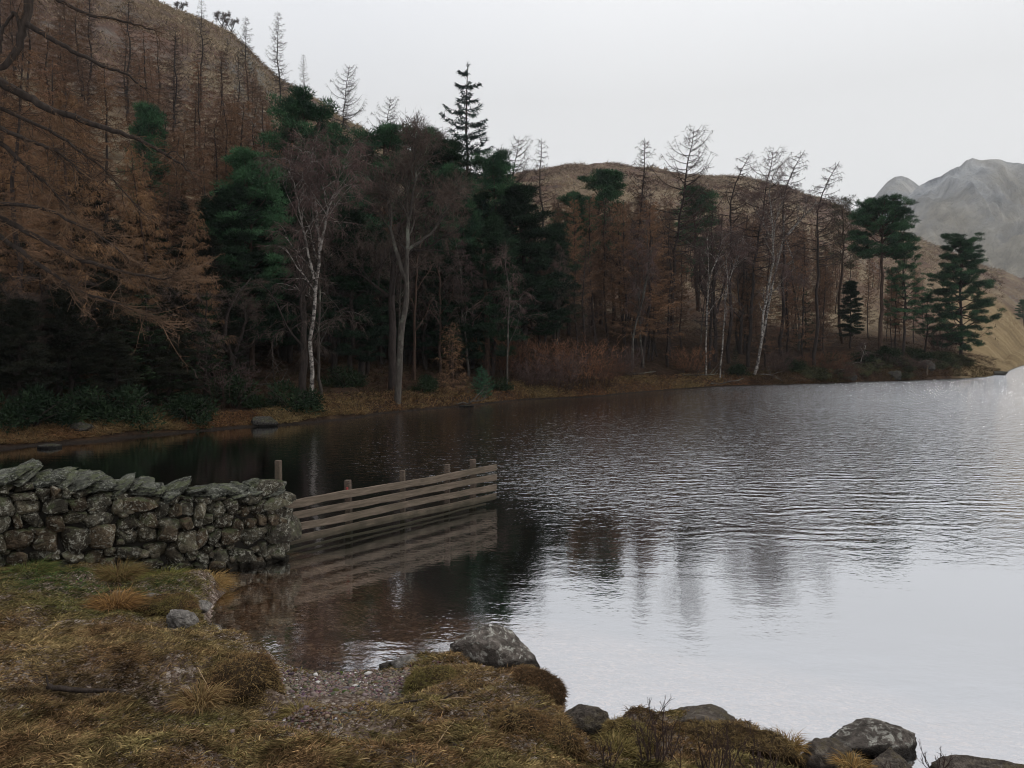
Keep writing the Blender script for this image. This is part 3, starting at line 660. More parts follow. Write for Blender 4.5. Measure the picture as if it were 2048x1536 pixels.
def turf_mound(px, py, z, size, rz, label, n, tones, seed, upright=.15, Lr=(.018, .055), mosspoint=0):
    n = int(n * 1.5)
    rng = np.random.default_rng(seed); p = at_z(px, py, z); root = empty('turf_mound', p); tag(root, label, 'turf mound')
    v, t = rock(rng, size, 5, .22, 3, .18, .04); v[:, 2] = np.where(v[:, 2] > 0, v[:, 2], v[:, 2] * .8)
    v = v + .02 * np.stack([noise3(v * 9, seed), noise3(v * 9, seed + 1), noise3(v * 9, seed + 2)], 1)
    v = rotz(v, rz); g = Geo(); g.add(v, None, t); g.build('soil', M['soil'], root, smooth=True)
    a, b_, c_ = v[t[:, 0]], v[t[:, 1]], v[t[:, 2]]; cr = np.cross(b_ - a, c_ - a); ar = np.linalg.norm(cr, axis=1); nn = cr / ar[:, None]
    w = ar * np.clip(nn[:, 2] + .35, 0, 1); f = rng.choice(len(t), n, p=w / w.sum()); r1, r2 = rng.random(n), rng.random(n); sw = r1 + r2 > 1; r1[sw], r2[sw] = 1 - r1[sw], 1 - r2[sw]
    P = a[f] + r1[:, None] * (b_[f] - a[f]) + r2[:, None] * (c_[f] - a[f])
    d = nn[f] * .25 + rng.normal(0, .6, (n, 3)) + V(0, 0, upright - .35) + nn[f] * V(.35, .35, 0)
    nz = np.clip(fbm2(P[:, 0] * 6, P[:, 1] * 6 + P[:, 2] * 4, 3, seed) * .9 + .5 + rng.normal(0, .25, n), 0, 1)[:, None]
    tone = (np.array(tones[0]) * (1 - nz) + np.array(tones[1]) * nz) * rng.uniform(.5, 1.25, n)[:, None]
    g = Geo(); blades(g, P - nn[f] * .004, d, rng.uniform(*Lr, n), rng.uniform(.0022, .0045, n), rng.uniform(.3, 1.6, n), rng, tone); g.build('grass', M['grass'], root)
M['soil'] = NT('peaty soil').fin((.030, .021, .013), .95, spec=.03)
GOLD, OLIVE, RUST, MOSS, BROWN = (.25, .18, .08), (.15, .13, .045), (.17, .10, .05), (.13, .14, .035), (.11, .07, .04)
turf_mound(440, 1376, .20, (.40, .27, .20), -.25, 'overhanging turf hummock with a dark hollow at the left end of the gravel beach', 9000, (GOLD, RUST), 51, .2)
turf_mound(872, 1384, .10, (.21, .15, .15), -.1, 'olive turf hummock overhanging the right end of the gravel beach', 5200, (OLIVE, GOLD), 52)
turf_mound(1062, 1392, .06, (.21, .17, .17), -.3, 'round rust brown turf hummock standing in the water', 6500, (RUST, BROWN), 53)
turf_mound(975, 1395, .1, (.26, .16, .11), -.1, 'low golden turf saddle between the olive and the rust brown hummocks', 5500, (RUST, GOLD), 54)
turf_mound(935, 1318, .02, (.16, .11, .06), -.15, 'bright green moss cushion against the left side of the large boulder', 4200, (MOSS, OLIVE), 55, .6, (.02, .05))
turf_mound(1265, 1480, .06, (.17, .12, .10), -.1, 'golden turf mound to the left behind the bare shrub', 5000, (GOLD, OLIVE), 56)
turf_mound(1480, 1505, .05, (.33, .17, .13), -.2, 'brown turf mound around the foot of the long dark boulder', 8500, (GOLD, BROWN), 57)
turf_mound(330, 1226, .17, (.30, .17, .12), -.2, 'rust brown turf point projecting into the water below the wall', 6000, (RUST, OLIVE), 58)
turf_mound(1060, 1478, .25, (.26, .17, .15), -.3, 'ochre turf hummock with a dark hollow near the bottom centre', 7000, (GOLD, RUST), 59)

def tussock(px, py, z, r, n, tones, label, seed, up=.8):
    rng = np.random.default_rng(seed); p = at_z(px, py, z); g = Geo()
    a = rng.uniform(0, 6.28, n); k = np.sqrt(rng.random(n)) * r * .6
    P = np.stack([np.cos(a) * k, np.sin(a) * k, np.zeros(n) - .01], 1)
    d = np.stack([np.cos(a) * (.3 + k / r * 2), np.sin(a) * (.3 + k / r * 2), rng.uniform(.5, 1.2, n) * up], 1) + rng.normal(0, .38, (n, 3))
    f = rng.random(n)[:, None]; tone = (np.array(tones[0]) * f + np.array(tones[1]) * (1 - f)) * rng.uniform(.5, 1.3, n)[:, None]
    blades(g, P, d, rng.uniform(.6, 1.25, n) * r, rng.uniform(.003, .005, n), rng.uniform(.4, 1.8, n), rng, tone)
    o = g.build('grass_tussock', M['grass']); o.location = p; tag(o, label, 'grass tussock', 'grass tussocks on the near bank')
ORANGE = (.30, .17, .06)
for i, a in enumerate([(415, 1172, .05, .22, 900, (ORANGE, GOLD), 'orange tussock arching over the water at the foot of the wall'),
    (240, 1150, .24, .22, 900, (RUST, OLIVE), 'brown tussock against the wall base left of the mossy patch'),
    (330, 1160, .18, .2, 900, (MOSS, OLIVE), 'mossy green tussock against the wall base beside the orange one'),
    (230, 1208, .3, .2, 800, (RUST, ORANGE), 'reddish tussock on the grass above the turf point'),
    (605, 1432, .2, .13, 700, (GOLD, OLIVE), 'yellow tussock alone on the near edge of the gravel beach'),
    (400, 1400, .45, .15, 500, (GOLD, RUST), 'straw coloured tussock hanging in the hollow of the overhanging turf'),
    (1705, 1530, .12, .1, 300, (GOLD, ORANGE), 'small golden tussock growing on the lower right rocks'),
    (1575, 1490, .1, .12, 350, (ORANGE, GOLD), 'small orange tussock at the tip of the brown turf mound'),
    (1230, 1500, .15, .13, 450, (GOLD, OLIVE), 'golden tussock beside the narrow water inlet'),
    (60, 1145, .32, .2, 800, ((.05, .10, .03), OLIVE), 'bright green tussock at the foot of the wall, nearest the left edge')]): tussock(*a, seed=70 + i)

def stick(name, pix, r, mat, label, cat='stick', twigs=()):
    g = Geo(); p = np.array([at_z(x, y, z) for x, y, z in pix]); n = 4 * len(p); q = along(p, np.linspace(0, 1, n)); q += RNG.normal(0, r * .25, q.shape)
    tube(g, q, np.linspace(r, r * .5, n), 6)
    for tw in twigs: tube(g, np.array([at_z(x, y, z) for x, y, z in tw]), [r * .5, r * .3, r * .2][:len(tw)], 5)
    o = g.build(name, M[mat], smooth=True); tag(o, label, cat); return o
stick('fallen_branch', [(95, 1375, .645), (150, 1380, .63), (200, 1380, .62), (245, 1384, .61)], .017, 'dead', 'black broken branch lying on the grass at lower left', twigs=[[(98, 1375, .645), (95, 1362, .67), (93, 1350, .7)]])
stick('fallen_branch', [(742, 1421, .22), (790, 1408, .24), (850, 1400, .26), (880, 1402, .26), (905, 1388, .29), (925, 1382, .3)], .009, 'dead', 'thin dark crooked branch lying across the front of the gravel beach')
for i, (a, b_, z) in enumerate([((612, 1536), (740, 1517), .64), ((872, 1492), (910, 1440), .46), ((500, 1442), (640, 1450), .33), ((395, 1335), (425, 1395), .40), ((880, 1400), (945, 1396), .32)]):
    stick('straw_stem', [(*a, z), ((a[0] + b_[0]) / 2, (a[1] + b_[1]) / 2 - 3, z + .01), (*b_, z)], .003, 'straw',
          ['long pale straw stem lying flat along the bottom edge', 'pale straw stem pointing up at the dark hollow', 'pale root trailing beside the yellow tussock', 'pale stalk hanging down the overhanging turf', 'short pale stalk beside the crooked branch'][i], 'stalk')

def bare_shrub(px, py, z, H, W, n, seed, label):
    rng = np.random.default_rng(seed); g = Geo(); root = at_z(px, py, z)
    def br(p, d, L, r, lev):
        k = 6; pts = [p]
        for _ in range(k):
            d = unit(d + rng.normal(0, .14, 3) + V(0, 0, .06)); pts.append(pts[-1] + d * L / k)
        pts = np.array(pts); tube(g, pts, np.linspace(r, r * .6, k + 1), 4)
        if lev < 3:
            for _ in range(rng.integers(2, 4) if lev else rng.integers(2, 4)):
                u = rng.uniform(.45, 1); br(along(pts, u), unit(d + rng.normal(0, .42, 3) + V(0, 0, .25)), L * rng.uniform(.35, .55), r * .6, lev + 1)
    for _ in range(n):
        a = rng.uniform(0, 6.28); rr = rng.uniform(0, W * .25)
        br(V(math.cos(a) * rr, math.sin(a) * rr, -.02), unit(V(math.cos(a) * W / H * rng.uniform(.1, .8), math.sin(a) * .3, 1)), H * rng.uniform(.35, .6), .0035, 0)
    o = g.build('bare_shrub', M['stem']); o.location = root; tag(o, label, 'shrub', 'bare twiggy shrubs on the near shore')
bare_shrub(1310, 1545, .16, .50, .30, 13, 81, 'tallest bare dark twiggy shrub at the water edge, bottom centre right')
bare_shrub(1420, 1560, .18, .40, .40, 15, 82, 'wide bare shrub in front of the long dark boulder')
bare_shrub(1530, 1568, .16, .34, .30, 12, 83, 'low bare shrub at the right end of the brown turf mound')
bare_shrub(1215, 1548, .2, .34, .14, 5, 84, 'thin bare shrub with few stems beside the narrow inlet')
bare_shrub(1872, 1560, .1, .26, .12, 5, 85, 'small bare shrub between the rock pile and the corner rock')
bare_shrub(1770, 1560, .13, .2, .2, 6, 86, 'sparse bare twigs in front of the lower right rock pile')

# ------------------------------------------------------------------ trees
def trunk_line(rng, H, lean=0., wob=.012, n=14, bent=0.):
    t = np.linspace(0, 1, n); w = np.cumsum(rng.normal(0, wob, (n, 2)), 0); w -= w[0]
    x = lean * t ** 1.4 + w[:, 0] + bent * np.clip(t - .8, 0, 1) ** 1.3 * 5; y = w[:, 1]
    return np.stack([x * H, y * H, t * H], 1)
def larch(rng, H=14, cb=.12, spread=.19, dens=1., droop=.25, up=.35, lean=0., bent=0., nb=5.2, tw=.025, sub=6, oneside=0., r0=.0085, pend=.35, br=1.):
    T, K = Geo(), Geo(); tr = trunk_line(rng, H, lean, .006, 14, bent); t = np.linspace(0, 1, 14)
    tube(T, tr, r0 * H * (1 - t) ** .85 + .012, 7)
    P0, P1 = [], []
    for i in range(int(nb * H)):
        tb = cb + (.985 - cb) * (i + rng.random()) / (nb * H); base = along(tr, tb)
        L = (spread * H * (1 - tb) ** .7 * rng.uniform(.5, 1.15) + .22); az = 2.4 * i + rng.normal(0, .4)
        if oneside and rng.random() < oneside: az = rng.normal(0, .7)
        e0 = rng.normal(.05, .12) + .35 * tb; s = np.linspace(0, 1, 7)
        h = V(math.cos(az), math.sin(az), 0); side = V(-h[1], h[0], 0)
        z = L * (math.tan(e0) * s - droop * s ** 1.3 + up * s ** 3 * rng.uniform(.5, 1.2)); wob = np.cumsum(rng.normal(0, .02 * L, 7)); wob[0] = 0
        pts = base + h * (L * s)[:, None] + V(0, 0, 1) * z[:, None] + side * wob[:, None]
        tube(T, pts, np.linspace(.008 + .006 * L, .004, 7) * br, 3)
        m = int(L * 9 * dens) + 2; u = rng.uniform(.12, 1, m); p = along(pts, u); sg = rng.choice([-1, 1], m)
        d = side * (sg * rng.uniform(.3, 1, m))[:, None] + h * rng.uniform(.1, .9, m)[:, None] + V(0, 0, 1) * rng.uniform(-pend * 2, .2, m)[:, None]
        P0.append(p); P1.append(p + unit(d) * (rng.uniform(.18, .5, m) * (.6 + .22 * L))[:, None])
    P0, P1 = np.concatenate(P0), np.concatenate(P1); spikes(K, P0, P1, tw, rng)
    n = len(P0); q = np.repeat(np.arange(n), sub); u = rng.uniform(.1, 1, n * sub)[:, None]; dd = (P1 - P0)[q]
    p = P0[q] + dd * u; d = unit(unit(dd) * .8 + rng.normal(0, .6, (n * sub, 3)) - V(0, 0, pend))
    spikes(K, p, p + d * rng.uniform(.08, .28, n * sub)[:, None], tw * .72, rng)
    return T, K
def clump(g, rng, c, r, n, flat=.45, L=(.12, .26), w=.05):
    p = rng.normal(size=(n, 3)); p = unit(p) * (rng.random(n) ** .45)[:, None]; d = unit(p * V(1, 1, .8) + rng.normal(0, .45, (n, 3)) + V(0, 0, .45))
    p = c + p * r * V(1, 1, flat); spikes(g, p, p + d * rng.uniform(*L, n)[:, None], w, rng)
def pine(rng, H=14, cb=.45, rad=.22, nl=30, lean=0., flat=.42, nclump=6, needles=185, low=0., taper=.5, wob=.008, cr=(.4, .85), dead=8):
    T, K = Geo(), Geo(); tr = trunk_line(rng, H, lean, wob); t = np.linspace(0, 1, 14); tube(T, tr, .0135 * H * (1 - t) ** .7 + .02, 8)
    for i in range(nl):
        s = (i + rng.random()) / nl; tb = cb + (.98 - cb) * s; base = along(tr, tb); az = 2.4 * i + rng.normal(0, .4)
        L = rad * H * ((1 - s) ** taper) * (.55 + .45 * min(1, s * 3 + low)) * rng.uniform(.65, 1.15) + .3
        e0 = -.12 + .75 * s + rng.normal(0, .12); q = np.linspace(0, 1, 7); h = V(math.cos(az), math.sin(az), 0); side = V(-h[1], h[0], 0)
        wobl = np.cumsum(rng.normal(0, .035 * L, 7)); wobl[0] = 0
        pts = base + h * (L * q)[:, None] + V(0, 0, 1) * (L * (math.tan(e0) * q + .10 * np.sin(q * 7 + i) + .22 * q ** 2))[:, None] + side * wobl[:, None]
        tube(T, pts, np.linspace(.02 + .016 * L, .012, 7), 4)
        for k in range(nclump):
            u = rng.uniform(.4, 1.02); c = along(pts, u) + side * rng.normal(0, .22 * L) * u + V(0, 0, .12)
            r = rng.uniform(*cr) * H / 14; clump(K, rng, c, r, int(needles * (r / .6) ** 1.5), flat * rng.uniform(.7, 1.1), (.13, .30), .05)
            tube(T, np.array([along(pts, u * .8), c]), [.018, .01], 3)
    for _ in range(4): clump(K, rng, tr[-1] + rng.normal(0, .3, 3) * V(1, 1, .6), rng.uniform(*cr) * .8 * H / 14, needles, .7)
    for i in range(dead):
        tb = rng.uniform(.2, cb + .1); az = rng.uniform(0, 6.28); base = along(tr, tb); L = rng.uniform(.4, 1.4); e = base + V(math.cos(az) * L, math.sin(az) * L, rng.uniform(-.3, .2))
        tube(T, np.array([base, (base + e) / 2 + rng.normal(0, .06, 3), e]), [.03, .02, .008], 3)
    return T, K
def spruce(rng, H=16, cb=.1, spread=.15, nb=5.0, droop=.15, up=.55, fol=1., w=.05, taper=.85, bare=.15, Lf=(.1, .26)):
    T, K = Geo(), Geo(); tr = trunk_line(rng, H, 0, .003); t = np.linspace(0, 1, 14); tube(T, tr, .010 * H * (1 - t) ** .9 + .015, 7)
    for i in range(int(nb * H)):
        tb = cb + (.99 - cb) * ((i // 5) * 5 + rng.random() * 1.2) / (nb * H); tb = min(tb, .985); base = along(tr, tb); az = 6.283 / 5 * i + .9 * (i // 5) + rng.normal(0, .25)
        L = spread * H * (1 - tb) ** taper * rng.uniform(.55, 1.15) + .15; q = np.linspace(0, 1, 7); h = V(math.cos(az), math.sin(az), 0); side = V(-h[1], h[0], 0)
        pts = base + h * (L * q)[:, None] + V(0, 0, 1) * (L * ((.15 * tb) * q - droop * q * 1.5 + up * q ** 2.2))[:, None]
        tube(T, pts, np.linspace(.014 + .007 * L, .006, 7), 3)
        m = int(L * 42 * fol) + 6; u = rng.uniform(bare, 1, m); p = along(pts, u); tl = L * .28 * (1 - .6 * u) * rng.random(m)
        p = p + side * (rng.choice([-1, 1], m) * tl)[:, None] - V(0, 0, 1) * (rng.random(m) * .12)[:, None]
        d = unit(h * .6 + side * rng.normal(0, .7, m)[:, None] + V(0, 0, 1) * rng.normal(-.1, .4, m)[:, None]); spikes(K, p, p + d * rng.uniform(*Lf, m)[:, None], w, rng)
    for _ in range(2): p = tr[-1] + V(0, 0, -.3) * rng.random((14, 1)); spikes(K, p, p + unit(rng.normal(0, .5, (14, 3)) + V(0, 0, 1)) * .25, .03, rng)
    return T, K
def broadleaf(rng, stems, l1=11, l2=5, L1=.30, twl=.5, twn=12, sub=4, tw=.018, droop=.1, rise=.35, start=.3, ang=.75, H=12, maxr=.012):
    """stems: [(points, r0, r1)] in metres; grows three orders of branches and a haze of fine twigs"""
    T, K = Geo(), Geo(); P0, P1 = [], []
    def br(p, d, L, r, lev):
        k = 5; pts = [p]
        for _ in range(k): d = unit(d + rng.normal(0, .20, 3) + V(0, 0, rise * .25 if lev < 2 else -droop * .5)); pts.append(pts[-1] + d * L / k)
        pts = np.array(pts); tube(T, pts, np.linspace(r, r * .35, k + 1), 4 if lev == 1 else 3)
        if lev < 2:
            for _ in range(l2):
                u = rng.uniform(.25, 1); br(along(pts, u), unit(d + rng.normal(0, .6, 3) + V(0, 0, rise * .4)), L * rng.uniform(.4, .7), r * .5, lev + 1)
        m = twn if lev == 2 else twn // 2; u = rng.uniform(.2, 1, m); q = along(pts, u); dd = unit(d + rng.normal(0, .6, (m, 3)) - V(0, 0, droop)); P0.append(q); P1.append(q + dd * rng.uniform(.4, 1, m)[:, None] * twl)
    for pts, r0, r1 in stems:
        pts = np.asarray(pts, float); n = max(10, 3 * len(pts)); f = np.linspace(0, 1, n)
        q = along(pts, f); q[1:-1] = (q[:-2] + 2 * q[1:-1] + q[2:]) / 4; q[1:] += rng.normal(0, .025, (n - 1, 3)); tube(T, q, r0 + (r1 - r0) * f ** .8, 8)
        for i in range(l1):
            u = start + (1 - start) * (i + rng.random()) / l1; tan = unit(along(q, min(u + .05, 1)) - along(q, u - .05)); az = rng.uniform(0, 6.28)
            o = V(math.cos(az), math.sin(az), 0); br(along(q, u), unit(tan * (1 - ang * .6) + o * ang + V(0, 0, rise * .4)), L1 * H * (1.15 - .75 * u) * rng.uniform(.6, 1.15), (r0 + (r1 - r0) * u) * .42 + .006, 1)
    P0, P1 = np.concatenate(P0), np.concatenate(P1); spikes(K, P0, P1, tw, rng)
    n = len(P0); q = np.repeat(np.arange(n), sub); dd = (P1 - P0)[q]; p = P0[q] + dd * rng.uniform(.15, 1, n * sub)[:, None]
    spikes(K, p, p + unit(unit(dd) + rng.normal(0, .55, (n * sub, 3)) - V(0, 0, droop)) * (rng.uniform(.35, .8, n * sub) * twl * .6)[:, None], tw * .75, rng)
    return T, K
def leafbush(rng, r=1.0, n=2200, L=(.08, .17), w=.055, h=.8):
    T, K = Geo(), Geo()
    for i in range(9): a = rng.uniform(0, 6.28); e = V(math.cos(a) * r * .7, math.sin(a) * r * .7, h * r * rng.uniform(.5, 1)); tube(T, np.array([V(0, 0, 0), e * V(.4, .4, .6), e]), [.03, .02, .01], 4)
    for i in range(14):
        a = rng.uniform(0, 6.28); k = math.sqrt(rng.random()) * r * .75; clump(K, rng, V(math.cos(a) * k, math.sin(a) * k, h * r * rng.uniform(.2, 1.1) * (1 - .45 * k / r)), r * rng.uniform(.28, .5), n // 14, .8, L, w)
    return T, K
def twigbush(rng, H=1.6, W=1.3, n=70, tw=.014, sub=8):
    T, K = Geo(), Geo(); P0, P1 = [], []
    for i in range(n):
        a = rng.uniform(0, 6.28); k = rng.random() * W * .35; d = unit(V(math.cos(a) * W * .6 * rng.random(), math.sin(a) * W * .6 * rng.random(), H)); pts = [V(math.cos(a) * k, math.sin(a) * k, 0)]
        for _ in range(5): d = unit(d + rng.normal(0, .12, 3) + V(math.cos(a), math.sin(a), 0) * .05); pts.append(pts[-1] + d * H * rng.uniform(.14, .24))
        pts = np.array(pts); tube(T, pts, np.linspace(.012, .004, 6), 3); m = 12; q = along(pts, rng.uniform(.2, 1, m)); P0.append(q); P1.append(q + unit(d + rng.normal(0, .6, (m, 3))) * rng.uniform(.15, .45, m)[:, None])
    P0, P1 = np.concatenate(P0), np.concatenate(P1); spikes(K, P0, P1, tw, rng); m = len(P0); q = np.repeat(np.arange(m), sub // 2); p = P0[q] + (P1 - P0)[q] * rng.random((len(q), 1))
    spikes(K, p, p + unit(rng.normal(0, 1, (len(q), 3)) + V(0, 0, .2)) * rng.uniform(.08, .25, len(q))[:, None], tw * .7, rng)
    return T, K

LIB = {}
def kind(key, builder, seed, bark, crown, **kw):
    T, K = builder(np.random.default_rng(seed), **kw); v = np.concatenate(T.v + K.v)
    LIB[key] = (T.mesh('trunk', M[bark], True), K.mesh('crown', M[crown]), float(v[:, 2].max()))
for i in range(4): kind(f'larch{i}', larch, 100 + i, 'bark', 'larch_twig', cb=[.22, .3, .25, .2][i], dens=1.6, sub=9, spread=[.17, .2, .15, .19][i], lean=[0, .03, -.02, .01][i], nb=7, tw=.024)
for i in range(3): kind(f'gold{i}', larch, 110 + i, 'bark_red', 'larch_gold', dens=2.0, sub=10, spread=.21, droop=.45, up=.25, pend=.75, nb=7.5, cb=[.24, .3, .26][i], tw=.026)
for i in range(3): kind(f'far{i}', larch, 120 + i, 'bark', 'larch_far', dens=1.3, sub=7, spread=[.15, .17, .13][i], nb=6, tw=.034, cb=.12, r0=.007)
for i in range(4): kind(f'sky{i}', larch, 130 + i, 'bark', 'larch_dark', br=2.0, dens=[1.2, 1.0, .9, 1.0][i], sub=4, spread=[.17, .33, .24, .13][i], nb=[6.5, 5, 4, 6.5][i], up=[.5, .6, .3, .4][i], droop=.2, tw=.027, cb=[.2, .42, .5, .15][i], lean=[0, .05, .04, 0][i], oneside=[0, .3, .45, 0][i], bent=[0, .02, .14, 0][i])
for i in range(4): kind(f'pine{i}', pine, 140 + i, 'bark_red' if i % 2 else 'bark', 'pine', cb=[.45, .38, .5, .3][i], rad=[.2, .24, .2, .22][i], nl=[34, 40, 30, 44][i], low=[0, .3, 0, .6][i], wob=[.010, .006, .014, .006][i], lean=[.02, 0, .06, -.02][i])
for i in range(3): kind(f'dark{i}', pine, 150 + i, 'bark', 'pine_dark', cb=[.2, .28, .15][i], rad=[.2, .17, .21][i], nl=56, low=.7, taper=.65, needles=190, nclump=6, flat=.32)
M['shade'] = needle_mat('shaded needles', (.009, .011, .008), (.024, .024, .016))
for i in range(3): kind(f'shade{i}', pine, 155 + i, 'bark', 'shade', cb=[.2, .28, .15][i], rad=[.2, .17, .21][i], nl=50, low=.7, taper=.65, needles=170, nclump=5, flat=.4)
kind('lone', pine, 161, 'bark', 'pine', cb=.13, rad=.26, nl=76, low=.6, taper=.38, needles=230, flat=.46, nclump=8, cr=(.3, .62), wob=.004)
kind('umbrella', pine, 162, 'bark_red', 'pine', cb=.66, rad=.215, nl=50, low=.3, taper=.36, needles=230, flat=.46, nclump=8, lean=.02, cr=(.3, .6), wob=.006)
kind('ragged', pine, 164, 'bark', 'pine', cb=.3, rad=.23, nl=46, low=.6, taper=.5, needles=140, nclump=6, flat=.36, cr=(.3, .6), wob=.008)
kind('sparse', pine, 163, 'bark_red', 'sparse', cb=.55, rad=.2, nl=30, low=.2, taper=.4, needles=70, nclump=4, flat=.5, wob=.008)
kind('spruce', spruce, 170, 'bark', 'spruce', cb=.3, spread=.28, nb=5.2, fol=1.9, up=.42, droop=.2, w=.065, Lf=(.12, .3), taper=.8)
for i in range(2): kind(f'fir{i}', spruce, 172 + i, 'bark', 'yew', H=8, cb=.06, spread=.24, nb=8, fol=1.3, w=.06)
kind('sapling_fir', spruce, 175, 'bark', 'holly', H=2.4, cb=.03, spread=.42, nb=34, fol=3.4, w=.022, taper=.7, Lf=(.05, .12), droop=.1, up=.35)
kind('sapling_larch', larch, 176, 'bark_red', 'larch_gold', H=4.2, cb=.05, spread=.26, nb=13, dens=1.5, tw=.012, sub=5)
def stem(*p): return np.array(p, float)
for i in range(3):
    r_ = np.random.default_rng(180 + i); x = r_.normal(0, .25, 5)
    kind(f'birch{i}', broadleaf, 180 + i, 'bark_grey', 'birch_twig', stems=[(stem((0, 0, 0), (x[0], 0, 3), (x[1] * 1.5, .2, 6), (x[2] * 2.4, 0, 9), (x[3] * 3, 0, 12)), .12, .02), (stem((x[1] * 1.1, .1, 4.6), (x[1] + .5, -.1, 7), (x[1] + .9 + x[4], .2, 10.2)), .07, .015)], l1=12, l2=5, L1=.2, twl=.55, twn=12, sub=5, droop=.45, start=.3, ang=.55)
for i in range(3):
    r_ = np.random.default_rng(190 + i); x = r_.normal(0, .4, 5)
    kind(f'oak{i}', broadleaf, 190 + i, 'bark', 'oak_twig', stems=[(stem((0, 0, 0), (x[0] * .5, 0, 2.5), (x[1], .2, 5), (x[2] * 1.6, 0, 7.5), (x[3] * 2, 0, 10)), .2, .03), (stem((x[0] * .6, .1, 3), (x[1] + 1, -.2, 5.5), (x[1] + 2 + x[4], .2, 8.4)), .12, .02), (stem((x[0] * .6, .1, 3.6), (x[1] - 1.1, .4, 6), (x[1] - 1.9 + x[4], .2, 8)), .11, .02)], l1=8, l2=5, L1=.24, twl=.5, twn=11, sub=5, droop=.05, start=.3, ang=.8)
for i in range(2): kind(f'bush{i}', leafbush, 200 + i, 'bark', 'yew')
for i in range(2): kind(f'redbush{i}', twigbush, 204 + i, 'bark_red', ['rust_twig', 'birch_twig'][i], H=2.0, n=60, W=2.0, tw=.022, sub=2)
for i in range(2): kind(f'scrub{i}', leafbush, 210 + i, 'bark', 'scrub', h=.7, L=(.1, .24), w=.05, n=2600)
kind('hawthorn', broadleaf, 206, 'bark', 'larch_dark', stems=[(stem((0, 0, 0), (.3, 0, 1.2), (.9, 0, 2.6), (1.5, 0, 3.6)), .16, .04), (stem((.3, 0, 1.2), (-.3, 0, 2.4), (-.5, 0, 3.4)), .1, .03)], l1=9, l2=5, L1=.3, H=5, twl=.45, twn=12, sub=5, tw=.03)

NAMES = dict(larch='larch_tree', gold='larch_tree', far='larch_tree', sky='larch_tree', pine='pine_tree', dark='pine_tree', shade='pine_tree', ragged='pine_tree', lone='pine_tree', sparse='pine_tree', umbrella='pine_tree', spruce='spruce_tree', fir='fir_tree',
             sapling_fir='fir_tree', sapling_larch='larch_tree', birch='birch_tree', oak='broadleaf_tree', bush='evergreen_bush', scrub='evergreen_bush', redbush='twiggy_bush', hawthorn='hawthorn_tree')
def inst(key, p, sc, rz, label, group, cat=None, name=None):
    nm = name or NAMES[key.rstrip('0123456789')]; tm, cm, _ = LIB[key]
    r = empty(nm, p, rz, sc); tag(r, label, cat or nm.split('_')[1], group)
    for n, m in (('trunk' if 'bush' not in nm else 'stems', tm), ('crown' if 'bush' not in nm else 'foliage', cm)):
        o = bpy.data.objects.new(n, m); COL.objects.link(o); o.parent = r
    return r
def tree(key, px, off, ytop, label, group=None, rz=None, wide=1., sink=.12):
    D = shore_d(px) + off; a = (px - 1024) / FPX; X = a * D; z = float(far_z(V(X), V(D))[0]) - sink
    H = CAMZ + (700 - ytop) / FPX * D - z; s = max(H, .6) / LIB[key][2]
    return inst(key, (X, D, z), (s * wide, s * wide, s), RNG.uniform(0, 6.28) if rz is None else rz, label, group)

exec_trees = True
# --- skyline and hillside trees, left
SK = 'bare larches standing out on the left ridge'
for a in [('sky0', 568, 96, 38, 'tall slender bare larch alone against the sky on the left ridge'),
          ('sky0', 505, 72, 48, 'thin bare larch left of the tallest ridge larch, its tip above the ridge'),
          ('sky3', 412, 66, 12, 'thin bare larch whose tip breaks the ridge above the brown slope'),
          ('sky3', 358, 50, 60, 'dark stemmed bare larch behind the solitary pine on the slope'),
          ('sky3', 484, 60, 110, 'dark straight bare larch close beside a leaning one on the slope'),
          ('sky2', 455, 62, 95, 'leaning bare larch pole on the slope under the ridge shrub'),
          ('sky3', 268, 56, -10, 'tall bare larch rising out of the top edge left of the solitary pine'),
          ('sky3', 190, 48, -20, 'bare larch behind the overhanging limbs, upper left'),
          ('sky3', 612, 92, 118, 'small spindly larch between the ridge larch and the high pine'),
          ('sky1', 682, 62, 138, 'broad bare larch with upswept branches on the skyline right of the high pine'),
          ('sky1', 762, 60, 200, 'smaller bare larch on the skyline above the centre pines')]:
    tree(*a, SK, rz=0)
for px, o, s, lb in [(372, 115, .75, 'rounded bare shrub on the ridge crest, left of the others'), (452, 112, .9, 'dark bare shrub on the ridge crest above the leaning larch'), (470, 110, .8, 'dark windswept shrub on the ridge just right of its neighbour')]:
    D = shore_d(px) + o; X = (px - 1024) / FPX * D; inst('hawthorn', (X, D, float(far_z(V(X), V(D))[0]) - .4), s, 0, lb, 'bare shrubs on the left ridge', 'shrub')
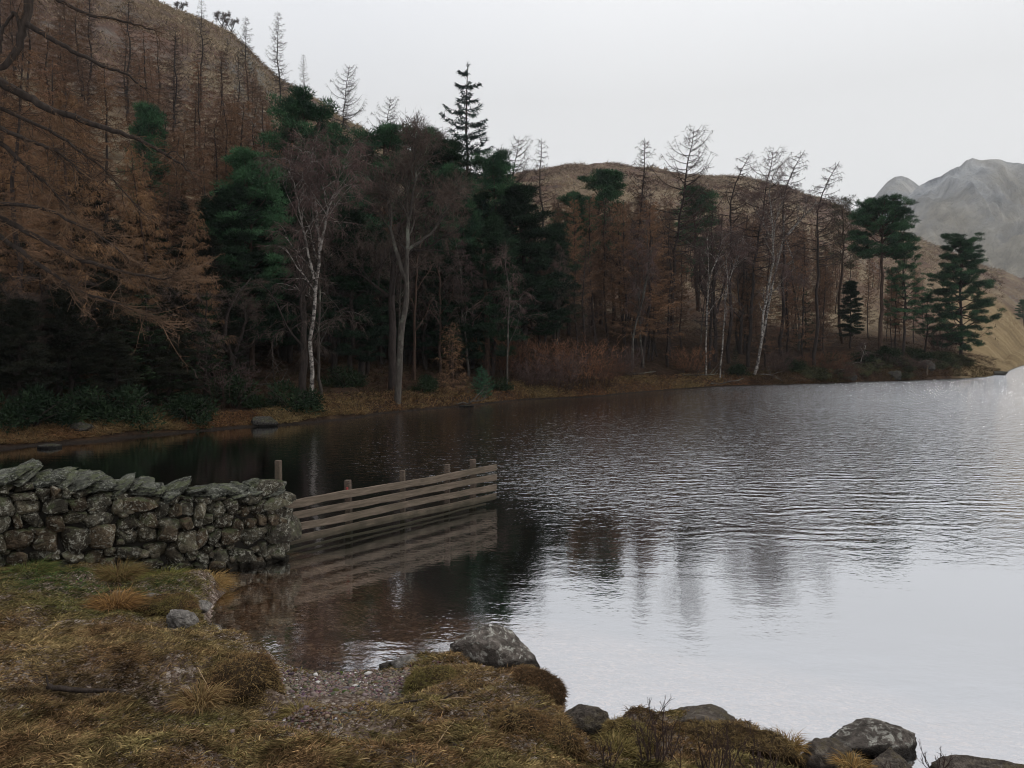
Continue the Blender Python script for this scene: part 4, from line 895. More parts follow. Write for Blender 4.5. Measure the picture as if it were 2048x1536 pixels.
# --- evergreens
EV = 'dark green pines along the far shore'
for a in [('pine1', 612, 14, 184, 'tallest green pine left of centre, its crown above the pale forked birch', 0, .95),
          ('pine3', 505, 9, 300, 'broad green pine leaning in front of the high left pine', 2, .95),
          ('pine3', 325, 22, 208, 'solitary dark pine on the brown larch slope at upper left', 1, .72),
          ('dark0', 480, 8, 370, 'dark shaded pine below the broad green pine, left of the birch', None, 1.1),
          ('dark1', 560, 12, 330, 'dark pine directly behind the pale forked birch', None, 1.1),
          ('dark2', 455, 16, 430, 'low dark pine at the right edge of the golden larch', None, 1.1),
          ('pine1', 775, 15, 243, 'spreading green pine crown behind the purple birch crown', 3.1, 1.1),
          ('pine1', 845, 15, 256, 'narrow green pine just right of the purple birch crown', 1, .8),
          ('pine3', 888, 13, 258, 'small rounded pine crown left of the tall spruce', .5, .6),
          ('pine1', 985, 9, 300, 'big green pine under the tall spruce', 1.2, .9),
          ('pine3', 900, 10, 330, 'green pine directly below the rounded small pine crown', 2.2, .8),
          ('dark0', 1050, 6, 368, 'wide dark pine with layered drooping boughs right of the tall spruce', .4, 1.2),
          ('dark2', 985, 5, 430, 'dense dark pine low under the tall spruce', 2.5, 1.0),
          ('dark1', 1115, 8, 440, 'dark pine on the right flank of the wide layered pine', 1.0, 1.0),
          ('pine2', 1180, 22, 334, 'flat green pine crown against the middle hill', 0, 1.15),
          ('pine0', 1140, 14, 385, 'green pine left of the flat crowned pine on the middle hill', 2, .9),
          ('dark1', 690, 14, 395, 'shaded pine between the two pale birches', None, 1.0), ('dark0', 735, 18, 330, 'olive dark pine left of the purple birch crown', None, .9),
          ('pine3', 706, 13, 268, 'green pine filling the skyline dip right of the tallest left pine', 0.7, 1.0), ('dark1', 908, 11, 272, 'dark pine close behind the tall spruce trunk', 1.9, .9),
          ('pine3', 1395, 34, 372, 'distant pine crown among bare larches under the middle hill crest', 1, 1.2),
          ('umbrella', 1758, 6, 388, 'umbrella shaped pine with a bare trunk on the headland', 0, 1.0),
          ('sparse', 1685, 12, 388, 'thin russet crowned pine left of the umbrella pine on the headland', 1, .8),
          ('ragged', 1805, 5, 480, 'ragged pine between the umbrella pine and the lone end pine', 2, .85),
          ('lone', 1922, 3.5, 464, 'lone wide pine at the tip of the headland', 2.2, 1.0),
          ('ragged', 1850, 8, 585, 'low spreading pine under the ragged headland pine', 1, 1.1),
          ('dark0', 1700, 9, 560, 'short dark pine left of the umbrella pine trunk', 1, 1.0),
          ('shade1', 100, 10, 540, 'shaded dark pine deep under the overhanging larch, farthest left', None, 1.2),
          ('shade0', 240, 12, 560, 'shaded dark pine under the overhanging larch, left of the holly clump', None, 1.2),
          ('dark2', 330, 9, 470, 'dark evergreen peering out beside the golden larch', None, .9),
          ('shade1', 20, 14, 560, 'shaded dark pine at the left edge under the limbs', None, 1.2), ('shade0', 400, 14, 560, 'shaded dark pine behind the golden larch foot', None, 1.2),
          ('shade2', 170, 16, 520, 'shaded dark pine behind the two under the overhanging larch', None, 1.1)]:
    tree(a[0], a[1], a[2], a[3], a[4], EV, a[5], a[6])
tree('spruce', 937, 12, 128, 'tall sparse spruce towering over the centre of the far shore', None, .3)
tree('fir0', 1470, 3, 690, 'small dark fir on the shore below the bare larches', 'young firs on the far shore')
tree('sapling_fir', 962, .9, 728, 'young green fir at the waterline, centre of the far shore', 'young firs on the far shore', 0, 1.2)
tree('fir1', 1610, 12, 580, 'small fir among trunks left of the headland', 'young firs on the far shore')
tree('sapling_larch', 908, 1.6, 640, 'young russet larch sapling beside the young green fir', None, 0)
# --- larches, left foreground of the far bank
LG = 'larches on the near end of the far shore'
for a in [('gold0', 395, 5, 415, 'golden drooping larch bough hanging at the edge of the dark gap', 0, .95), ('gold1', 300, 7, 300, 'golden brown larch behind the overhanging limbs', 1, 1),
          ('gold2', 160, 6, 190, 'russet larch left of the golden ones, high behind the limbs', 2, 1.1), ('larch0', 60, 5, 90, 'tall brown larch behind the thick limbs at far left', 2, 1.1),
          ('larch1', 220, 12, 130, 'tall russet larch high on the left with a rounded top', 1, 1), ('larch2', 130, 16, 60, 'tall russet larch near the upper left corner', 1, 1), ('gold0', 10, 9, 200, 'russet larch at the left edge', 1, 1.2),
          ('larch3', 420, 12, 300, 'brown larch right of the solitary pine', 1, .9), ('gold1', 60, 12, 330, 'golden larch low at the left edge', 1, 1.1), ('larch0', 360, 16, 260, 'brown larch just under the solitary pine', 1, 1)]:
    tree(a[0], a[1], a[2], a[3], a[4], LG, a[5], a[6])
# --- fillers
def fill(n, x0, x1, o0, o1, H0, H1, keys, label, group, seed, ymin=14, wide=1., power=1.):
    rng = np.random.default_rng(seed); k = 0
    while k < n:
        px = rng.uniform(x0, x1); off = o0 + (o1 - o0) * rng.random() ** power; D = shore_d(px) + off; X = (px - 1024) / FPX * D; z = float(far_z(V(X), V(D))[0]); H = rng.uniform(H0, H1)
        yt = 700 - (z + H - CAMZ) / D * FPX
        lim = crest_y(px) + ymin
        if yt < lim: H = CAMZ + (700 - lim - rng.uniform(0, 40)) / FPX * D - z
        if H < H0 * .6: continue
        key = keys[rng.integers(len(keys))]; s = H / LIB[key][2]; wv = wide * rng.uniform(.75, 1.3); o = inst(key, (X, D, z - .15), (s * wv, s * wv, s), rng.uniform(0, 6.28), label, group); o.rotation_euler[0], o.rotation_euler[1] = rng.normal(0, .035, 2); k += 1
fill(74, -120, 590, 14, 62, 8, 13, ['far0', 'far1', 'larch0', 'larch1', 'larch2'], 'bare russet larch in the dense stand covering the left hillside', 'bare larches massed on the left hillside', 31, 25, 1.15, 1.1)
fill(10, -60, 560, 70, 105, 6, 10, ['far2', 'far0'], 'bare larch scattered high on the open left slope', 'bare larches scattered high on the left slope', 32, 10)
fill(30, 560, 1080, 14, 60, 9, 14, ['far0', 'far1', 'larch2', 'larch3'], 'bare brown larch seen between the centre pines', 'bare larches between the centre pines', 33, 60)
fill(28, 610, 1120, 3, 22, 7, 11, ['oak0', 'oak1', 'oak2', 'birch1'], 'bare dark broadleaf tree under the centre pines', 'bare broadleaf trees under the centre pines', 34, 100, .9)
fill(36, 1110, 1350, 5, 36, 8, 13, ['larch0', 'larch1', 'larch2', 'larch3'], 'bare brown larch in the stand right of the centre pines', 'bare larches right of the centre pines', 35, 40, 1.0)
fill(22, 1340, 1640, 5, 40, 8, 12, ['far0', 'far1', 'larch3'], 'bare larch in the thin stand around the white birches', 'bare larches around the white birches', 45, 50, .9)
fill(17, 1200, 1700, 4, 30, 8, 12, ['birch0', 'birch2', 'oak0', 'oak2'], 'bare purplish broadleaf tree among the larches right of centre', 'bare broadleaf trees right of centre', 36, 50, .95)
fill(12, 1560, 1860, 6, 26, 8, 11, ['larch1', 'larch3', 'far1'], 'bare larch behind the headland pines', 'bare larches behind the headland pines', 37, 60, .9)
fill(95, 1040, 1850, 38, 185, 6, 10, ['far0', 'far1', 'far2'], 'small bare larch on the middle hill behind the shore trees', 'bare larches on the middle hill', 38, 40)
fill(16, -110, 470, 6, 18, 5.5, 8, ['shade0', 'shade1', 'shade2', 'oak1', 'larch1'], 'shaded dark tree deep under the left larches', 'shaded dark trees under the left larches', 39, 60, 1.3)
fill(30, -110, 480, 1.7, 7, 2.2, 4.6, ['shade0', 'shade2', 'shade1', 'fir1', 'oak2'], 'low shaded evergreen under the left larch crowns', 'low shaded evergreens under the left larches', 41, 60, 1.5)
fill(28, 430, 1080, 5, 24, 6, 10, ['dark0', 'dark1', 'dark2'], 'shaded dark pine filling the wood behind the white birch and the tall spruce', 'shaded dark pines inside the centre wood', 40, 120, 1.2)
# --- named bare trees on the right
RG = 'bare larches on the skyline right of centre'
for a in [('sky1', 1002, 22, 275, 'bare larch tip just right of the tall spruce'), ('sky3', 1078, 20, 280, 'thin bare larch above the wide layered pine'),
          ('sky0', 1288, 14, 284, 'dark bare larch left of the widest skyline larch'), ('sky1', 1338, 10, 254, 'widest and tallest bare skyline larch with long level branches'),
          ('sky2', 1458, 7, 308, 'bare larch with a windswept nodding tip, left of the white birches'), ('sky1', 1496, 5, 296, 'bare dark larch with thick trunk left of the leaning white birch'),
          ('sky2', 1562, 9, 306, 'leaning bare larch tip above the white birches'), ('sky2', 1630, 2.5, 328, 'bare larch at the water edge whose top bends to the right'),
          ('sky3', 1420, 5, 400, 'dark straight larch trunk in the middle of the bare stand'), ('sky3', 1335, 6, 420, 'dark straight larch trunk under the widest skyline larch'),
          ('sky3', 1530, 14, 400, 'dark larch trunk behind the leaning white birch'), ('sky0', 1172, 4, 480, 'dark larch trunk behind the red twiggy bush'), ('sky3', 1298, 8, 470, 'slim larch trunk above the grassy strip of shore')]:
    tree(*a, RG, rz=0)
def custom_birch(pix, D, label, seed, bark='birch', crown='birch_twig', l1=11, r=None, L1=.2, group='pale barked birches on the far shore', **kw):
    """pix: list of (pixel polyline, r0, r1) at real distance D"""
    rng = np.random.default_rng(seed); b0 = at_d(*pix[0][0][0], D); zb = float(far_z(V(b0[0]), V(D))[0]) - .15; base = V(b0[0], D, zb)
    st = []
    for j, (pl, r0, r1) in enumerate(pix):
        p = np.array([at_d(x, y, D) for x, y in pl]) - base; p[:, 1] += np.linspace(0, rng.normal(0, .5), len(p))
        if j == 0: p[0] = 0
        st.append((p, r0, r1))
    args = dict(l1=l1, l2=5, L1=L1, twl=.5, twn=12, sub=5, droop=.4, start=.3, ang=.6, tw=.015); args.update(kw)
    T, K = broadleaf(rng, st, **args); root = empty('birch_tree' if bark == 'birch' else 'broadleaf_tree', base)
    T.build('trunk', M[bark], root, True); K.build('crown', M[crown], root); tag(root, label, 'tree', group)
custom_birch([([(626, 810), (622, 700), (628, 600), (640, 500), (632, 420), (618, 350), (622, 290)], .085, .02), ([(640, 500), (655, 440), (675, 390), (700, 340)], .055, .012), ([(628, 560), (612, 470), (605, 400), (592, 350)], .045, .012)], 27.4, 'white forked birch rising from the shore left of centre', 301, l1=13)
custom_birch([([(795, 800), (800, 690), (812, 600), (815, 480), (815, 420), (812, 370), (803, 325)], .15, .03), ([(813, 560), (785, 480), (782, 420), (778, 380)], .1, .02), ([(815, 440), (830, 390), (838, 340), (832, 310)], .06, .02), ([(816, 500), (860, 470), (890, 430), (900, 400)], .07, .015)], 30.5, 'lichen grey birch with a wide purple twig crown at the centre', 302, 'bark_grey', 'oak_twig', l1=13, L1=.17, tw=.017, twn=12, twl=.5, start=.42, droop=.1, group='bare trees at the water edge, centre')
custom_birch([([(785, 760), (786, 640), (784, 560), (792, 470), (830, 420), (870, 385)], .2, .04), ([(786, 600), (740, 560), (700, 540)], .09, .02), ([(788, 520), (850, 500), (900, 470)], .09, .02)], 33, 'thick dark trunk behind the grey birch with crooked level limbs', 303, 'bark', 'oak_twig', l1=10, group='bare trees at the water edge, centre', droop=.1)
custom_birch([([(1508, 752), (1520, 700), (1528, 610), (1545, 520), (1540, 440), (1533, 380), (1545, 345)], .10, .025), ([(1540, 470), (1515, 430), (1495, 400)], .05, .015), ([(1545, 520), (1550, 440), (1570, 390)], .05, .015)], 54, 'white birch leaning right above the far shore, left of the headland', 304, l1=11)
custom_birch([([(1512, 745), (1530, 660), (1550, 560), (1572, 480), (1578, 420)], .11, .03), ([(1575, 470), (1600, 440), (1630, 405)], .09, .02), ([(1572, 480), (1590, 520), (1598, 560)], .03, .01)], 55.5, 'second white birch slanting right with a bent forked top', 305, l1=8)
custom_birch([([(1412, 770), (1412, 640), (1416, 540), (1410, 480)], .06, .02), ([(1414, 570), (1435, 510), (1445, 470)], .05, .015)], 51.5, 'thin pale birch in the middle of the bare stand', 306, l1=9)
custom_birch([([(1265, 560), (1285, 480), (1290, 420), (1288, 400)], .1, .03)], 62, 'distant pale birch in the purple haze right of centre', 307, l1=12)
custom_birch([([(1440, 760), (1450, 640), (1460, 540), (1452, 480)], .055, .02), ([(1458, 560), (1480, 510)], .04, .015)], 52, 'crooked pale birch beside the thin one in the bare stand', 308, l1=9)
custom_birch([([(642, 790), (642, 700), (648, 560)], .07, .03)], 29, 'slim grey stem just right of the white forked birch', 309, 'bark_grey', 'oak_twig', l1=7, group='bare trees at the water edge, centre')
custom_birch([([(828, 750), (828, 660), (832, 560), (840, 470)], .09, .03)], 36, 'straight lit pole trunk right of the grey birch', 310, 'bark_red', 'oak_twig', l1=7, group='bare trees at the water edge, centre')
custom_birch([([(1013, 780), (1016, 700), (1018, 600), (1010, 520)], .06, .02)], 38, 'slim pale stem right of the young green fir', 311, 'bark_grey', 'birch_twig', l1=7, group='bare trees at the water edge, centre')
custom_birch([([(604, 800), (606, 700), (602, 560), (600, 480)], .16, .05)], 27.6, 'dark green stained trunk just left of the white forked birch', 312, 'bark', 'oak_twig', l1=6, group='bare trees at the water edge, centre')
custom_birch([([(880, 740), (882, 640), (878, 540)], .08, .04)], 38.5, 'straight brown pole trunk left of the young larch sapling', 313, 'bark_red', 'oak_twig', l1=6, group='bare trees at the water edge, centre')
custom_birch([([(975, 740), (974, 640), (968, 500)], .17, .08)], 40, 'thick reddish pine trunk rising behind the young green fir', 314, 'bark_red', 'oak_twig', l1=5, group='bare trees at the water edge, centre')
custom_birch([([(1722, 750), (1724, 720), (1735, 690)], .06, .02)], 60, 'short crooked pale stem leaning at the headland shore', 315, l1=6, H=5, twl=.3)

# --- shrubs
BU = 'evergreen bushes under the far shore trees'
for i, (px, off, s, lb) in enumerate([(235, 0.86, 1.15, 'glossy evergreen bush under the overhanging larch, left'), (375, 0.59, .9, 'glossy evergreen bush behind the rust grass of the far bank'), (580, 0.96, 1.1, 'evergreen bush left of the white forked birch'),
      (60, 0.94, 1.1, 'evergreen bush in deep shade at the left edge'), (150, 1.17, 1.1, 'evergreen bush between two others in deep shade, left'), (470, 2.10, 1.1, 'evergreen bush deep in the dark gap'), (690, 5, 1., 'evergreen bush in shade right of the white birch'),
      (850, 2.4, .8, 'evergreen bush just right of the grey birch foot'), (1000, 1.6, .7, 'low evergreen bush right of the young fir'), (1480, 1.6, .9, 'dark bush below the bare stand at the waterline'), (1660, 4, 1.1, 'dark bush on the rocky headland, left'), (1770, 3.5, 1.2, 'dark bush on the headland below the umbrella pine'),
      (1840, 3.2, 1.2, 'dark bush on the headland below the ragged pine'), (1730, 3, 1.2, 'dark bush at the water left of the headland centre'), (1885, 3, .9, 'dark bush near the tip of the headland'), (1580, 3, 1.0, 'dark bush behind the slanting birch foot')]):
    D = shore_d(px) + off; X = (px - 1024) / FPX * D; inst(f'bush{i % 2}', (X, D, float(far_z(V(X), V(D))[0]) - .1), s, i * 1.7, lb, BU, 'bush')
r_ = np.random.default_rng(600)
for i in range(52):
    px = r_.uniform(1600, 1960); off = r_.uniform(.6, 6.5); D = shore_d(px) + off; X = (px - 1024) / FPX * D; q = 'scrub' if r_.random() < .7 else 'redbush'
    inst(f'{q}{i % 2}', (X, D, float(far_z(V(X), V(D))[0]) - .15), (r_.uniform(.6, 1.2), r_.uniform(.6, 1.2), r_.uniform(.45, .8) * (.7 if q == 'redbush' else 1)), r_.uniform(0, 6), 'low dark evergreen bush among the scrub covering the rocky headland' if q == 'scrub' else 'low twiggy bush among the scrub covering the rocky headland', 'scrub covering the rocky headland', 'bush')
RB = 'reddish bare bushes at the far waterline'
for i, (px, off, s, lb) in enumerate([(1165, .9, 1.3, 'big red brown twiggy bush at the waterline right of centre'), (1118, 1.2, 1.05, 'fan shaped red brown bush left of the big one'), (1208, 1.2, .8, 'red brown twiggy bush on the right of the big one'), (1062, 1.6, .75, 'dark red twiggy bush right of the young fir'),
      (1090, 3.5, 1.1, 'red twiggy bush behind the fan shaped one'), (1560, 2, .9, 'reddish twiggy bush below the white birches'), (1660, 1.6, .9, 'reddish twiggy bush at the foot of the bent larch'), (445, 2.3, .8, 'rust twiggy bush below the golden larch'),
      (1010, 4.5, 1.2, 'rust twiggy bush behind the slim pale stem'), (1250, 3, 1.0, 'russet twiggy bush above the grassy strip'), (1380, 3, 1.0, 'brown twiggy bush amid the bare trunks'), (1880, 7, 1.4, 'grey twiggy bush behind the headland tip')]):
    D = shore_d(px) + off; X = (px - 1024) / FPX * D; inst(f'redbush{i % 2}', (X, D, float(far_z(V(X), V(D))[0]) - .1), s, i * 1.3, lb, RB, 'bush')
tree('pine3', 2046, 60, 598, 'small dark tree alone in the golden meadow at the right edge', None, 0, 1.2)

# --- far bank rocks, stake
for i, (px, off, s, lb) in enumerate([(525, .2, (.42, .3, .2), 'rounded pale boulder at the far waterline left of centre'), (160, .5, (.3, .25, .15), 'broken pale rocks at the far waterline, left'), (140, .9, (.2, .2, .13), 'small pale rock above the broken rocks, left'), (95, -.8, (.3, .2, .1), 'flat stone awash just off the left far shore'),
      (930, -.2, (.35, .2, .08), 'low flat stone awash below the young fir'), (1790, .5, (.6, .5, .4), 'dark rock at the headland waterline'), (1700, .6, (.6, .4, .4), 'grey rock at the headland waterline, left'), (1990, .3, (1.1, .6, .3), 'long low rock at the tip of the headland'), (1850, 1.5, (.8, .5, .5), 'rock under the dark headland bushes')]):
    D = shore_d(px) + off; X = (px - 1024) / FPX * D; v, t = rock(np.random.default_rng(400 + i), s, 4, .22, 8, .1); g = Geo(); g.add(v, None, t); o = g.build('bank_rock', M['bank_rock'], smooth=True)
    o.location = (X, D, max(float(far_z(V(X), V(D))[0]), 0) + s[2] * .2); tag(o, lb, 'rock', 'rocks along the far waterline')
D = 62.5; X = (1853 - 1024) / FPX * D; g = Geo(); tube(g, [(0, 0, -.3), (.04, 0, .4), (.09, 0, 1.1)], [.07, .065, .06], 6); tube(g, [(.09, 0, 1.1), (.095, 0, 1.14)], [.06, .03], 6)
o = g.build('stake', M['rail']); o.location = (X, D, .05); tag(o, 'pale wooden stake leaning at the headland waterline', 'stake')

# --- ground cover of the far bank
def far_cover():
    rng = np.random.default_rng(77)
    g = Geo(); n = 60000; px = rng.uniform(-80, 2000, n); a = (px - 1024) / FPX; off = rng.random(n) ** 2.0 * np.where(px < 560, 1.3, 3.0) + .03; D = col(1, a) + .9 * fbm2(a * 40 * .22, np.full(n, 8.), 2, 5) * 0 + off
    X = a * D; z = far_z(X, D); k = z > .06; X, D, z, off, px = X[k], D[k], z[k], off[k], px[k]; n = len(X)
    pat = fbm2(X * .5, D * .5, 3, 71)
    t1, t2 = np.array((.17, .085, .042)), np.array((.21, .15, .072)); f = np.clip(pat * 1.4 + .5 + rng.normal(0, .2, n), 0, 1)[:, None]; tone = t1 * (1 - f) + t2 * f
    tone = np.where((px > 1500)[:, None], tone * V(.42, .45, .45), tone); tone = tone * rng.uniform(.4, 1.2, n)[:, None] * np.where(rng.random(n) < .2, .5, 1)[:, None]
    d = np.stack([rng.normal(0, .6, n), rng.normal(-.3, .5, n), rng.uniform(.3, 1, n)], 1)
    sc = D / 26
    blades(g, np.stack([X, D, z - .02], 1), d, rng.uniform(.14, .42, n) * np.clip(.7 + .6 * pat, .4, 1.3), rng.uniform(.012, .022, n) * sc ** .6, rng.uniform(.4, 1.7, n), rng, tone)
    tag(g.build('bank_grass', M['grass']), kind='stuff', label='tawny dead grass fringing the far shore', cat='grass')
    g = Geo(); n = 70000; px = rng.uniform(-100, 1990, n); a = (px - 1024) / FPX; D = col(1, a) + 1 + rng.random(n) * 26; X = a * D; z = far_z(X, D); pat = fbm2(X * .4, D * .4, 3, 73); k = pat > -.25; X, D, z = X[k], D[k], z[k]; n = len(X)
    p0 = np.stack([X, D, z - .03], 1); d = unit(np.stack([rng.normal(0, .8, n), rng.normal(0, .8, n), rng.uniform(.2, 1, n)], 1)); L = rng.uniform(.15, .7, n)
    tone = np.array((.055, .033, .023)) * rng.uniform(.4, 1.6, n)[:, None]; tone[rng.random(n) < .25] *= V(.6, .95, .6)
    blades(g, p0, d, L, rng.uniform(.012, .026, n), rng.uniform(.2, 1.2, n), rng, tone)
    tag(g.build('undergrowth', M['grass']), kind='stuff', label='brown bracken and brambles on the forest floor', cat='undergrowth')
    g = Geo(); n = 150000; px = rng.uniform(-60, 2000, n); a = (px - 1024) / FPX; d0, d1 = col(1, a) + 28, col(6, a) * 1.01; D = d0 + (d1 - d0) * rng.random(n) ** .6; X = a * D; z = far_z(X, D)
    pat = fbm2(X * .09, D * .06, 4, 81); k = (pat > -.3) & (~((px > 1830) & (D < 240)) | (rng.random(n) < .5)); X, D, z, pat = X[k], D[k], z[k], pat[k]; n = len(X); sc = np.clip(D / 110, .6, 2.4)
    f = np.clip(fbm2(X * .06, D * .05, 4, 83) * 1.3 + .5 + rng.normal(0, .22, n), 0, 1)[:, None]
    tone = (np.array((.16, .096, .068)) * (1 - f) + np.array((.36, .285, .19)) * f) * rng.uniform(.6, 1.2, n)[:, None]; dk = rng.random(n) < .06; tone[dk] = np.array((.04, .035, .028)) * rng.uniform(.6, 1.4, dk.sum())[:, None]
    d = unit(np.stack([rng.normal(0, .8, n), rng.normal(-.4, .5, n), rng.uniform(.25, 1, n)], 1))
    blades(g, np.stack([X, D, z - .05], 1), d, rng.uniform(.35, 1.0, n) * sc, rng.uniform(.05, .11, n) * sc, rng.uniform(.3, 1.4, n), rng, tone)
    tag(g.build('bracken', M['grass']), kind='stuff', label='dead bracken and rough tawny grass clothing the fellsides', cat='bracken')
    # fallen deadwood: a few pale curved branches along the waterline
    for i, (px, off, L, lb) in enumerate([(1385, 1.5, 3.2, 'pale fallen branch along the shore below the bare stand'), (1455, .3, 4, 'long dead branch trailing at the waterline, right of centre'), (1545, 1.2, 3.5, 'pale crooked deadwood under the white birches'), (1650, 1.5, 3.5, 'pale deadwood at the foot of the bent larch'),
        (1260, 3, 3, 'bleached fallen branch above the grassy strip'), (520, 5, 2.4, 'pale fallen log in the dark gap left of the birch'), (940, -.4, 1.4, 'thin dead branch reaching into the water below the young fir')]):
        D = shore_d(px) + off; X = (px - 1024) / FPX * D; z = float(far_z(V(X), V(D))[0]); g = Geo(); m = 8; s = np.linspace(-.5, .5, m); p = np.stack([s * L, rng.normal(0, .12, m), .1 + .25 * (s + .5) ** 2 + rng.normal(0, .05, m)], 1); tube(g, p, np.linspace(.05, .018, m), 5)
        for j in range(4): q = along(p, rng.uniform(.2, .95)); tube(g, np.array([q, q + rng.normal(0, .25, 3) + V(.1, 0, .3), q + rng.normal(0, .3, 3) + V(.2, 0, .6)]), [.025, .015, .006], 4)
        o = g.build('fallen_branch', M['bark_grey'], smooth=True); o.location = (X, D, max(z, 0)); o.rotation_euler = (0, 0, rng.normal(0, .4)); tag(o, lb, 'deadwood', 'deadwood along the far shore')
far_cover()

# --- the larch that overhangs the lake from the left edge
def overhang():
    rng = np.random.default_rng(500); D0 = 16.0; base = at_d(-420, 800, 16.8); base[2] = float(far_z(V(base[0]), V(base[1]))[0]) - .2
    T, K = Geo(), Geo(); P0, P1 = [], []
    trunk = np.array([base, at_d(-400, 500, 16.7), at_d(-380, 150, 16.6), at_d(-360, -150, 16.4), at_d(-340, -500, 16.4)]); q = along(trunk, np.linspace(0, 1, 16)); tube(T, q, np.linspace(.30, .10, 16), 10)
    def limb(pix, r0, r1, D=(16.4, 15.6), dens=1., Lt=(.3, .9), subl=True, drop=.25):
        p = np.array([at_d(x, y, D[0] + (D[1] - D[0]) * i / (len(pix) - 1)) for i, (x, y) in enumerate(pix)]); n = 5 * len(p); q = along(p, np.linspace(0, 1, n)); q[1:-1] = (q[:-2] + 2 * q[1:-1] + q[2:]) / 4
        q[1:] += rng.normal(0, .012, (n - 1, 3)); tube(T, q, np.linspace(r0, r1, n), 7)
        L = np.linalg.norm(np.diff(p, axis=0), axis=1).sum(); m = int(L * 8 * dens)
        for _ in range(m):
            u = rng.uniform(.05, 1); b = along(q, u); tg = unit(along(q, min(u + .05, 1)) - along(q, max(u - .05, 0)))
            d = unit(tg * rng.uniform(.3, 1.1) + rng.normal(0, .55, 3) * V(1, 1.4, .6) + V(.15, 0, -drop)); l = rng.uniform(*Lt); k = 6; pts = [b]
            for j in range(k): d = unit(d + rng.normal(0, .06, 3) + V(.04, 0, -.03 if j < 3 else .13)); pts.append(pts[-1] + d * l / k)
            pts = np.array(pts); tube(T if l > .5 and drop > .2 else K, pts, np.linspace(.0085, .003, k + 1), 3)
            mm = int(l * 9) + 2; qq = along(pts, rng.uniform(.1, 1, mm)); dd = unit(d + rng.normal(0, .7, (mm, 3)) - V(0, 0, .25)); P0.append(qq); P1.append(qq + dd * rng.uniform(.06, .32, mm)[:, None])
    limb([(-360, -150), (-100, -120), (60, -30), (52, 40), (40, 90), (15, 128), (-30, 150)], .12, .05, dens=.3)
    limb([(55, 48), (100, 76), (150, 104), (200, 130), (255, 148), (292, 178)], .06, .014, (15.9, 15.4), dens=.8, Lt=(.2, .6))
    limb([(-370, 60), (-100, 130), (0, 166), (40, 184), (100, 220), (190, 250), (270, 276), (340, 312), (380, 345)], .13, .014, dens=.6, Lt=(.2, .7))
    limb([(60, -20), (110, -5), (170, 28), (250, 42), (312, 64)], .05, .012, (15.9, 15.4), dens=.8, Lt=(.2, .6))
    limb([(45, 75), (30, 20), (5, 60), (0, 110)], .04, .02, (15.9, 15.8), dens=.6)
    limb([(-370, 160), (-60, 230), (60, 282), (110, 300), (170, 350)], .07, .01, (16.2, 15.2), dens=1.2, Lt=(.4, 1.0))
    limb([(-380, 200), (-60, 250), (20, 300), (60, 340), (95, 370), (160, 440)], .07, .008, (16.2, 15.6), dens=1.1)
    limb([(-380, 320), (-60, 410), (60, 465), (150, 515), (250, 545), (335, 560), (355, 540)], .08, .006, (16.2, 15.2), dens=1.6, Lt=(.4, 1.3), drop=.1)
    limb([(-380, 330), (-60, 400), (100, 420), (200, 470), (260, 520)], .06, .006, (16.2, 14.9), dens=1.3, Lt=(.4, 1.1), drop=.1)
    limb([(-380, 350), (-60, 430), (80, 530), (160, 585), (250, 612), (330, 645)], .07, .006, (16.2, 15.4), dens=1.5, Lt=(.4, 1.2), drop=.1)
    limb([(-380, 100), (-60, 190), (100, 260), (200, 330), (280, 420)], .06, .006, (16.3, 16.0), dens=1.1, Lt=(.4, 1.0))
    limb([(330, 312), (350, 300), (372, 330), (384, 350)], .014, .004, (15.6, 15.4), dens=.8); 
    P0_, P1_ = np.concatenate(P0), np.concatenate(P1); spikes(K, P0_, P1_, .009, rng)
    n = len(P0_); q = np.repeat(np.arange(n), 2); p = P0_[q] + (P1_ - P0_)[q] * rng.random((len(q), 1)); spikes(K, p, p + unit((P1_ - P0_)[q] * 3 + rng.normal(0, .7, (len(q), 3))) * rng.uniform(.05, .16, len(q))[:, None], .008, rng)
    root = empty('larch_tree', (0, 0, 0)); tag(root, 'nearest bare larch, its long dark limbs overhanging the lake from the left edge', 'tree')
    T.build('trunk', M['dead'], root, True); K.build('crown', M['larch_pale'], root)
overhang()

# ------------------------------------------------------------------ air, sky, sun, camera
def haze():
    bm = bmesh.new(); bmesh.ops.create_cube(bm, size=1); me = bpy.data.meshes.new('haze'); bm.to_mesh(me); bm.free()
    o = bpy.data.objects.new('haze', me); COL.objects.link(o); x0, x1, y0, y1, z0, z1 = -1500, 2900, -150, 2250, -2.7, 335
    o.scale = (x1 - x0, y1 - y0, z1 - z0); o.location = ((x0 + x1) / 2, (y0 + y1) / 2, (z0 + z1) / 2)
    m = bpy.data.materials.new('haze air'); m.use_nodes = True; t = m.node_tree; t.nodes.remove(t.nodes['Principled BSDF'])
    v = t.nodes.new('ShaderNodeVolumePrincipled'); v.inputs['Color'].default_value = (.96, .98, 1, 1); v.inputs['Density'].default_value = .00024; v.inputs['Anisotropy'].default_value = .3
    t.links.new(v.outputs[0], t.nodes['Material Output'].inputs['Volume']); me.materials.append(m); tag(o, kind='stuff')
USE_HAZE = True
if USE_HAZE: haze()

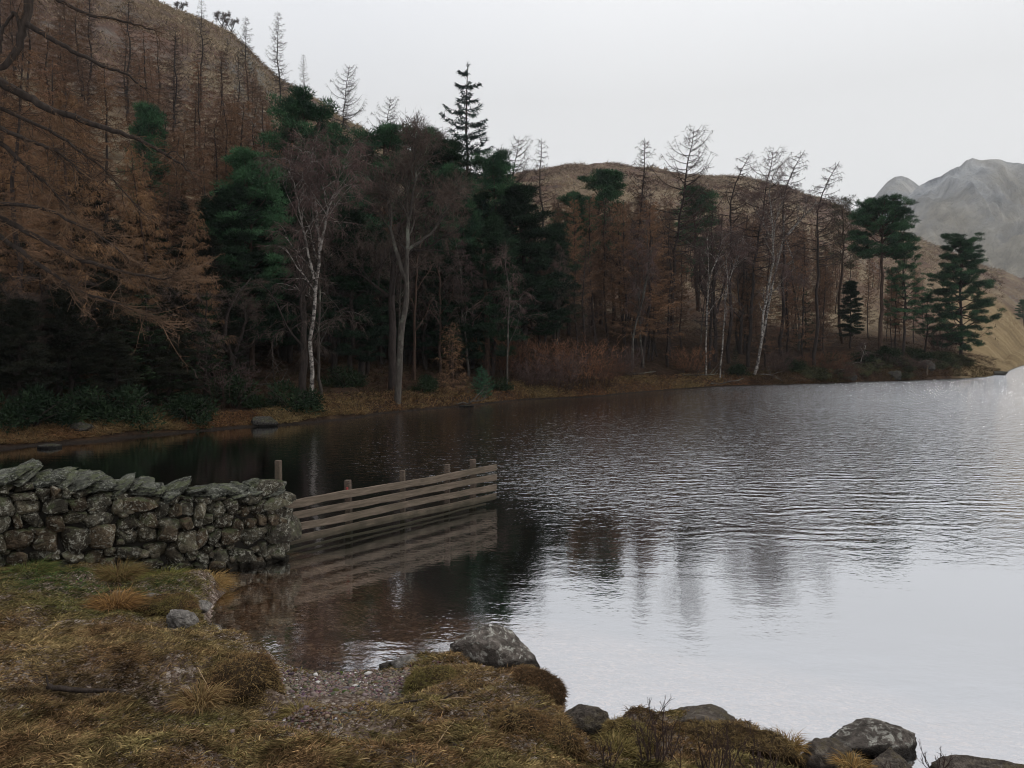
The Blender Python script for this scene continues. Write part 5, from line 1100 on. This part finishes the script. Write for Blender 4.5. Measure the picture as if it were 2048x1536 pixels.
SUN_EL, SUN_AZ = math.radians(50), math.radians(84)
w = bpy.data.worlds.new('World'); scn.world = w; w.use_nodes = True; t = w.node_tree
bg = t.nodes['Background']; bg.inputs['Strength'].default_value = .1
sky = t.nodes.new('ShaderNodeTexSky'); sky.sky_type = 'NISHITA'; sky.sun_disc = False; sky.sun_elevation = SUN_EL; sky.sun_rotation = SUN_AZ
tc = t.nodes.new('ShaderNodeTexCoord'); sx = t.nodes.new('ShaderNodeSeparateXYZ'); t.links.new(tc.outputs['Generated'], sx.inputs[0])
rp = t.nodes.new('ShaderNodeValToRGB'); t.links.new(sx.outputs['Z'], rp.inputs[0]); cr = rp.color_ramp
for e, (p, c) in zip([cr.elements[0], cr.elements[1], cr.elements.new(.3), cr.elements.new(.55)], [(0, (.98, .98, .98)), (1, (1.7, 1.71, 1.75)), (.3, (.885, .885, .885)), (.55, (1.2, 1.21, 1.24))]): e.position = p; e.color = (*c, 1)
nz = t.nodes.new('ShaderNodeTexNoise'); nz.inputs['Scale'].default_value = 1.6; nz.inputs['Detail'].default_value = 5; t.links.new(tc.outputs['Generated'], nz.inputs['Vector'])
nr = t.nodes.new('ShaderNodeMapRange'); nr.inputs['From Min'].default_value = .38; nr.inputs['From Max'].default_value = .62; nr.inputs['To Min'].default_value = 0; nr.inputs['To Max'].default_value = 1; t.links.new(nz.outputs['Fac'], nr.inputs['Value'])
lx = t.nodes.new('ShaderNodeMapRange'); lx.inputs['From Min'].default_value = .12; lx.inputs['From Max'].default_value = -.5; lx.inputs['To Min'].default_value = .12; lx.inputs['To Max'].default_value = 1; t.links.new(sx.outputs['X'], lx.inputs['Value'])
mu = t.nodes.new('ShaderNodeMath'); mu.operation = 'MULTIPLY'; t.links.new(nr.outputs[0], mu.inputs[0]); t.links.new(lx.outputs[0], mu.inputs[1])
cm = t.nodes.new('ShaderNodeMix'); cm.data_type = 'RGBA'; cm.blend_type = 'MULTIPLY'; t.links.new(mu.outputs[0], cm.inputs[0]); t.links.new(rp.outputs[0], cm.inputs[6]); cm.inputs[7].default_value = (.85, .865, .90, 1)
sc_ = t.nodes.new('ShaderNodeVectorMath'); sc_.operation = 'SCALE'; sc_.inputs['Scale'].default_value = 10.; t.links.new(cm.outputs[2], sc_.inputs[0])
mx = t.nodes.new('ShaderNodeMix'); mx.data_type = 'RGBA'; mx.inputs[0].default_value = .95; t.links.new(sky.outputs[0], mx.inputs[6]); t.links.new(sc_.outputs[0], mx.inputs[7]); t.links.new(mx.outputs[2], bg.inputs['Color'])

ld = bpy.data.lights.new('sun', 'SUN'); ld.energy = 1.1; ld.angle = math.radians(11); ld.color = (1, .95, .88)
lo = bpy.data.objects.new('sun', ld); COL.objects.link(lo)
from mathutils import Vector
sd = Vector((math.sin(SUN_AZ) * math.cos(SUN_EL), math.cos(SUN_AZ) * math.cos(SUN_EL), math.sin(SUN_EL)))
lo.rotation_euler = (-sd).to_track_quat('-Z', 'Y').to_euler(); lo.location = (30, 30, 60)

cd = bpy.data.cameras.new('camera'); co = bpy.data.objects.new('camera', cd); COL.objects.link(co)
cd.sensor_width = 36; cd.lens = 36 * FPX / 2048; cd.clip_end = 12000; cd.clip_start = .05
co.location = (0, 0, CAMZ); co.rotation_euler = (math.radians(90) - PITCH, 0, 0); scn.camera = co
scn.view_settings.view_transform = 'Standard'; scn.view_settings.look = 'None'; scn.view_settings.exposure = 0; scn.view_settings.gamma = 1
scn.cycles.max_bounces = 6; scn.cycles.diffuse_bounces = 3; scn.cycles.transparent_max_bounces = 8; scn.cycles.volume_bounces = 0
scn.cycles.use_adaptive_sampling = True; scn.cycles.adaptive_threshold = .015
scn.cycles.sample_clamp_indirect = 4
scn.cycles.pixel_filter_type = 'BLACKMAN_HARRIS'; scn.cycles.filter_width = 1.05
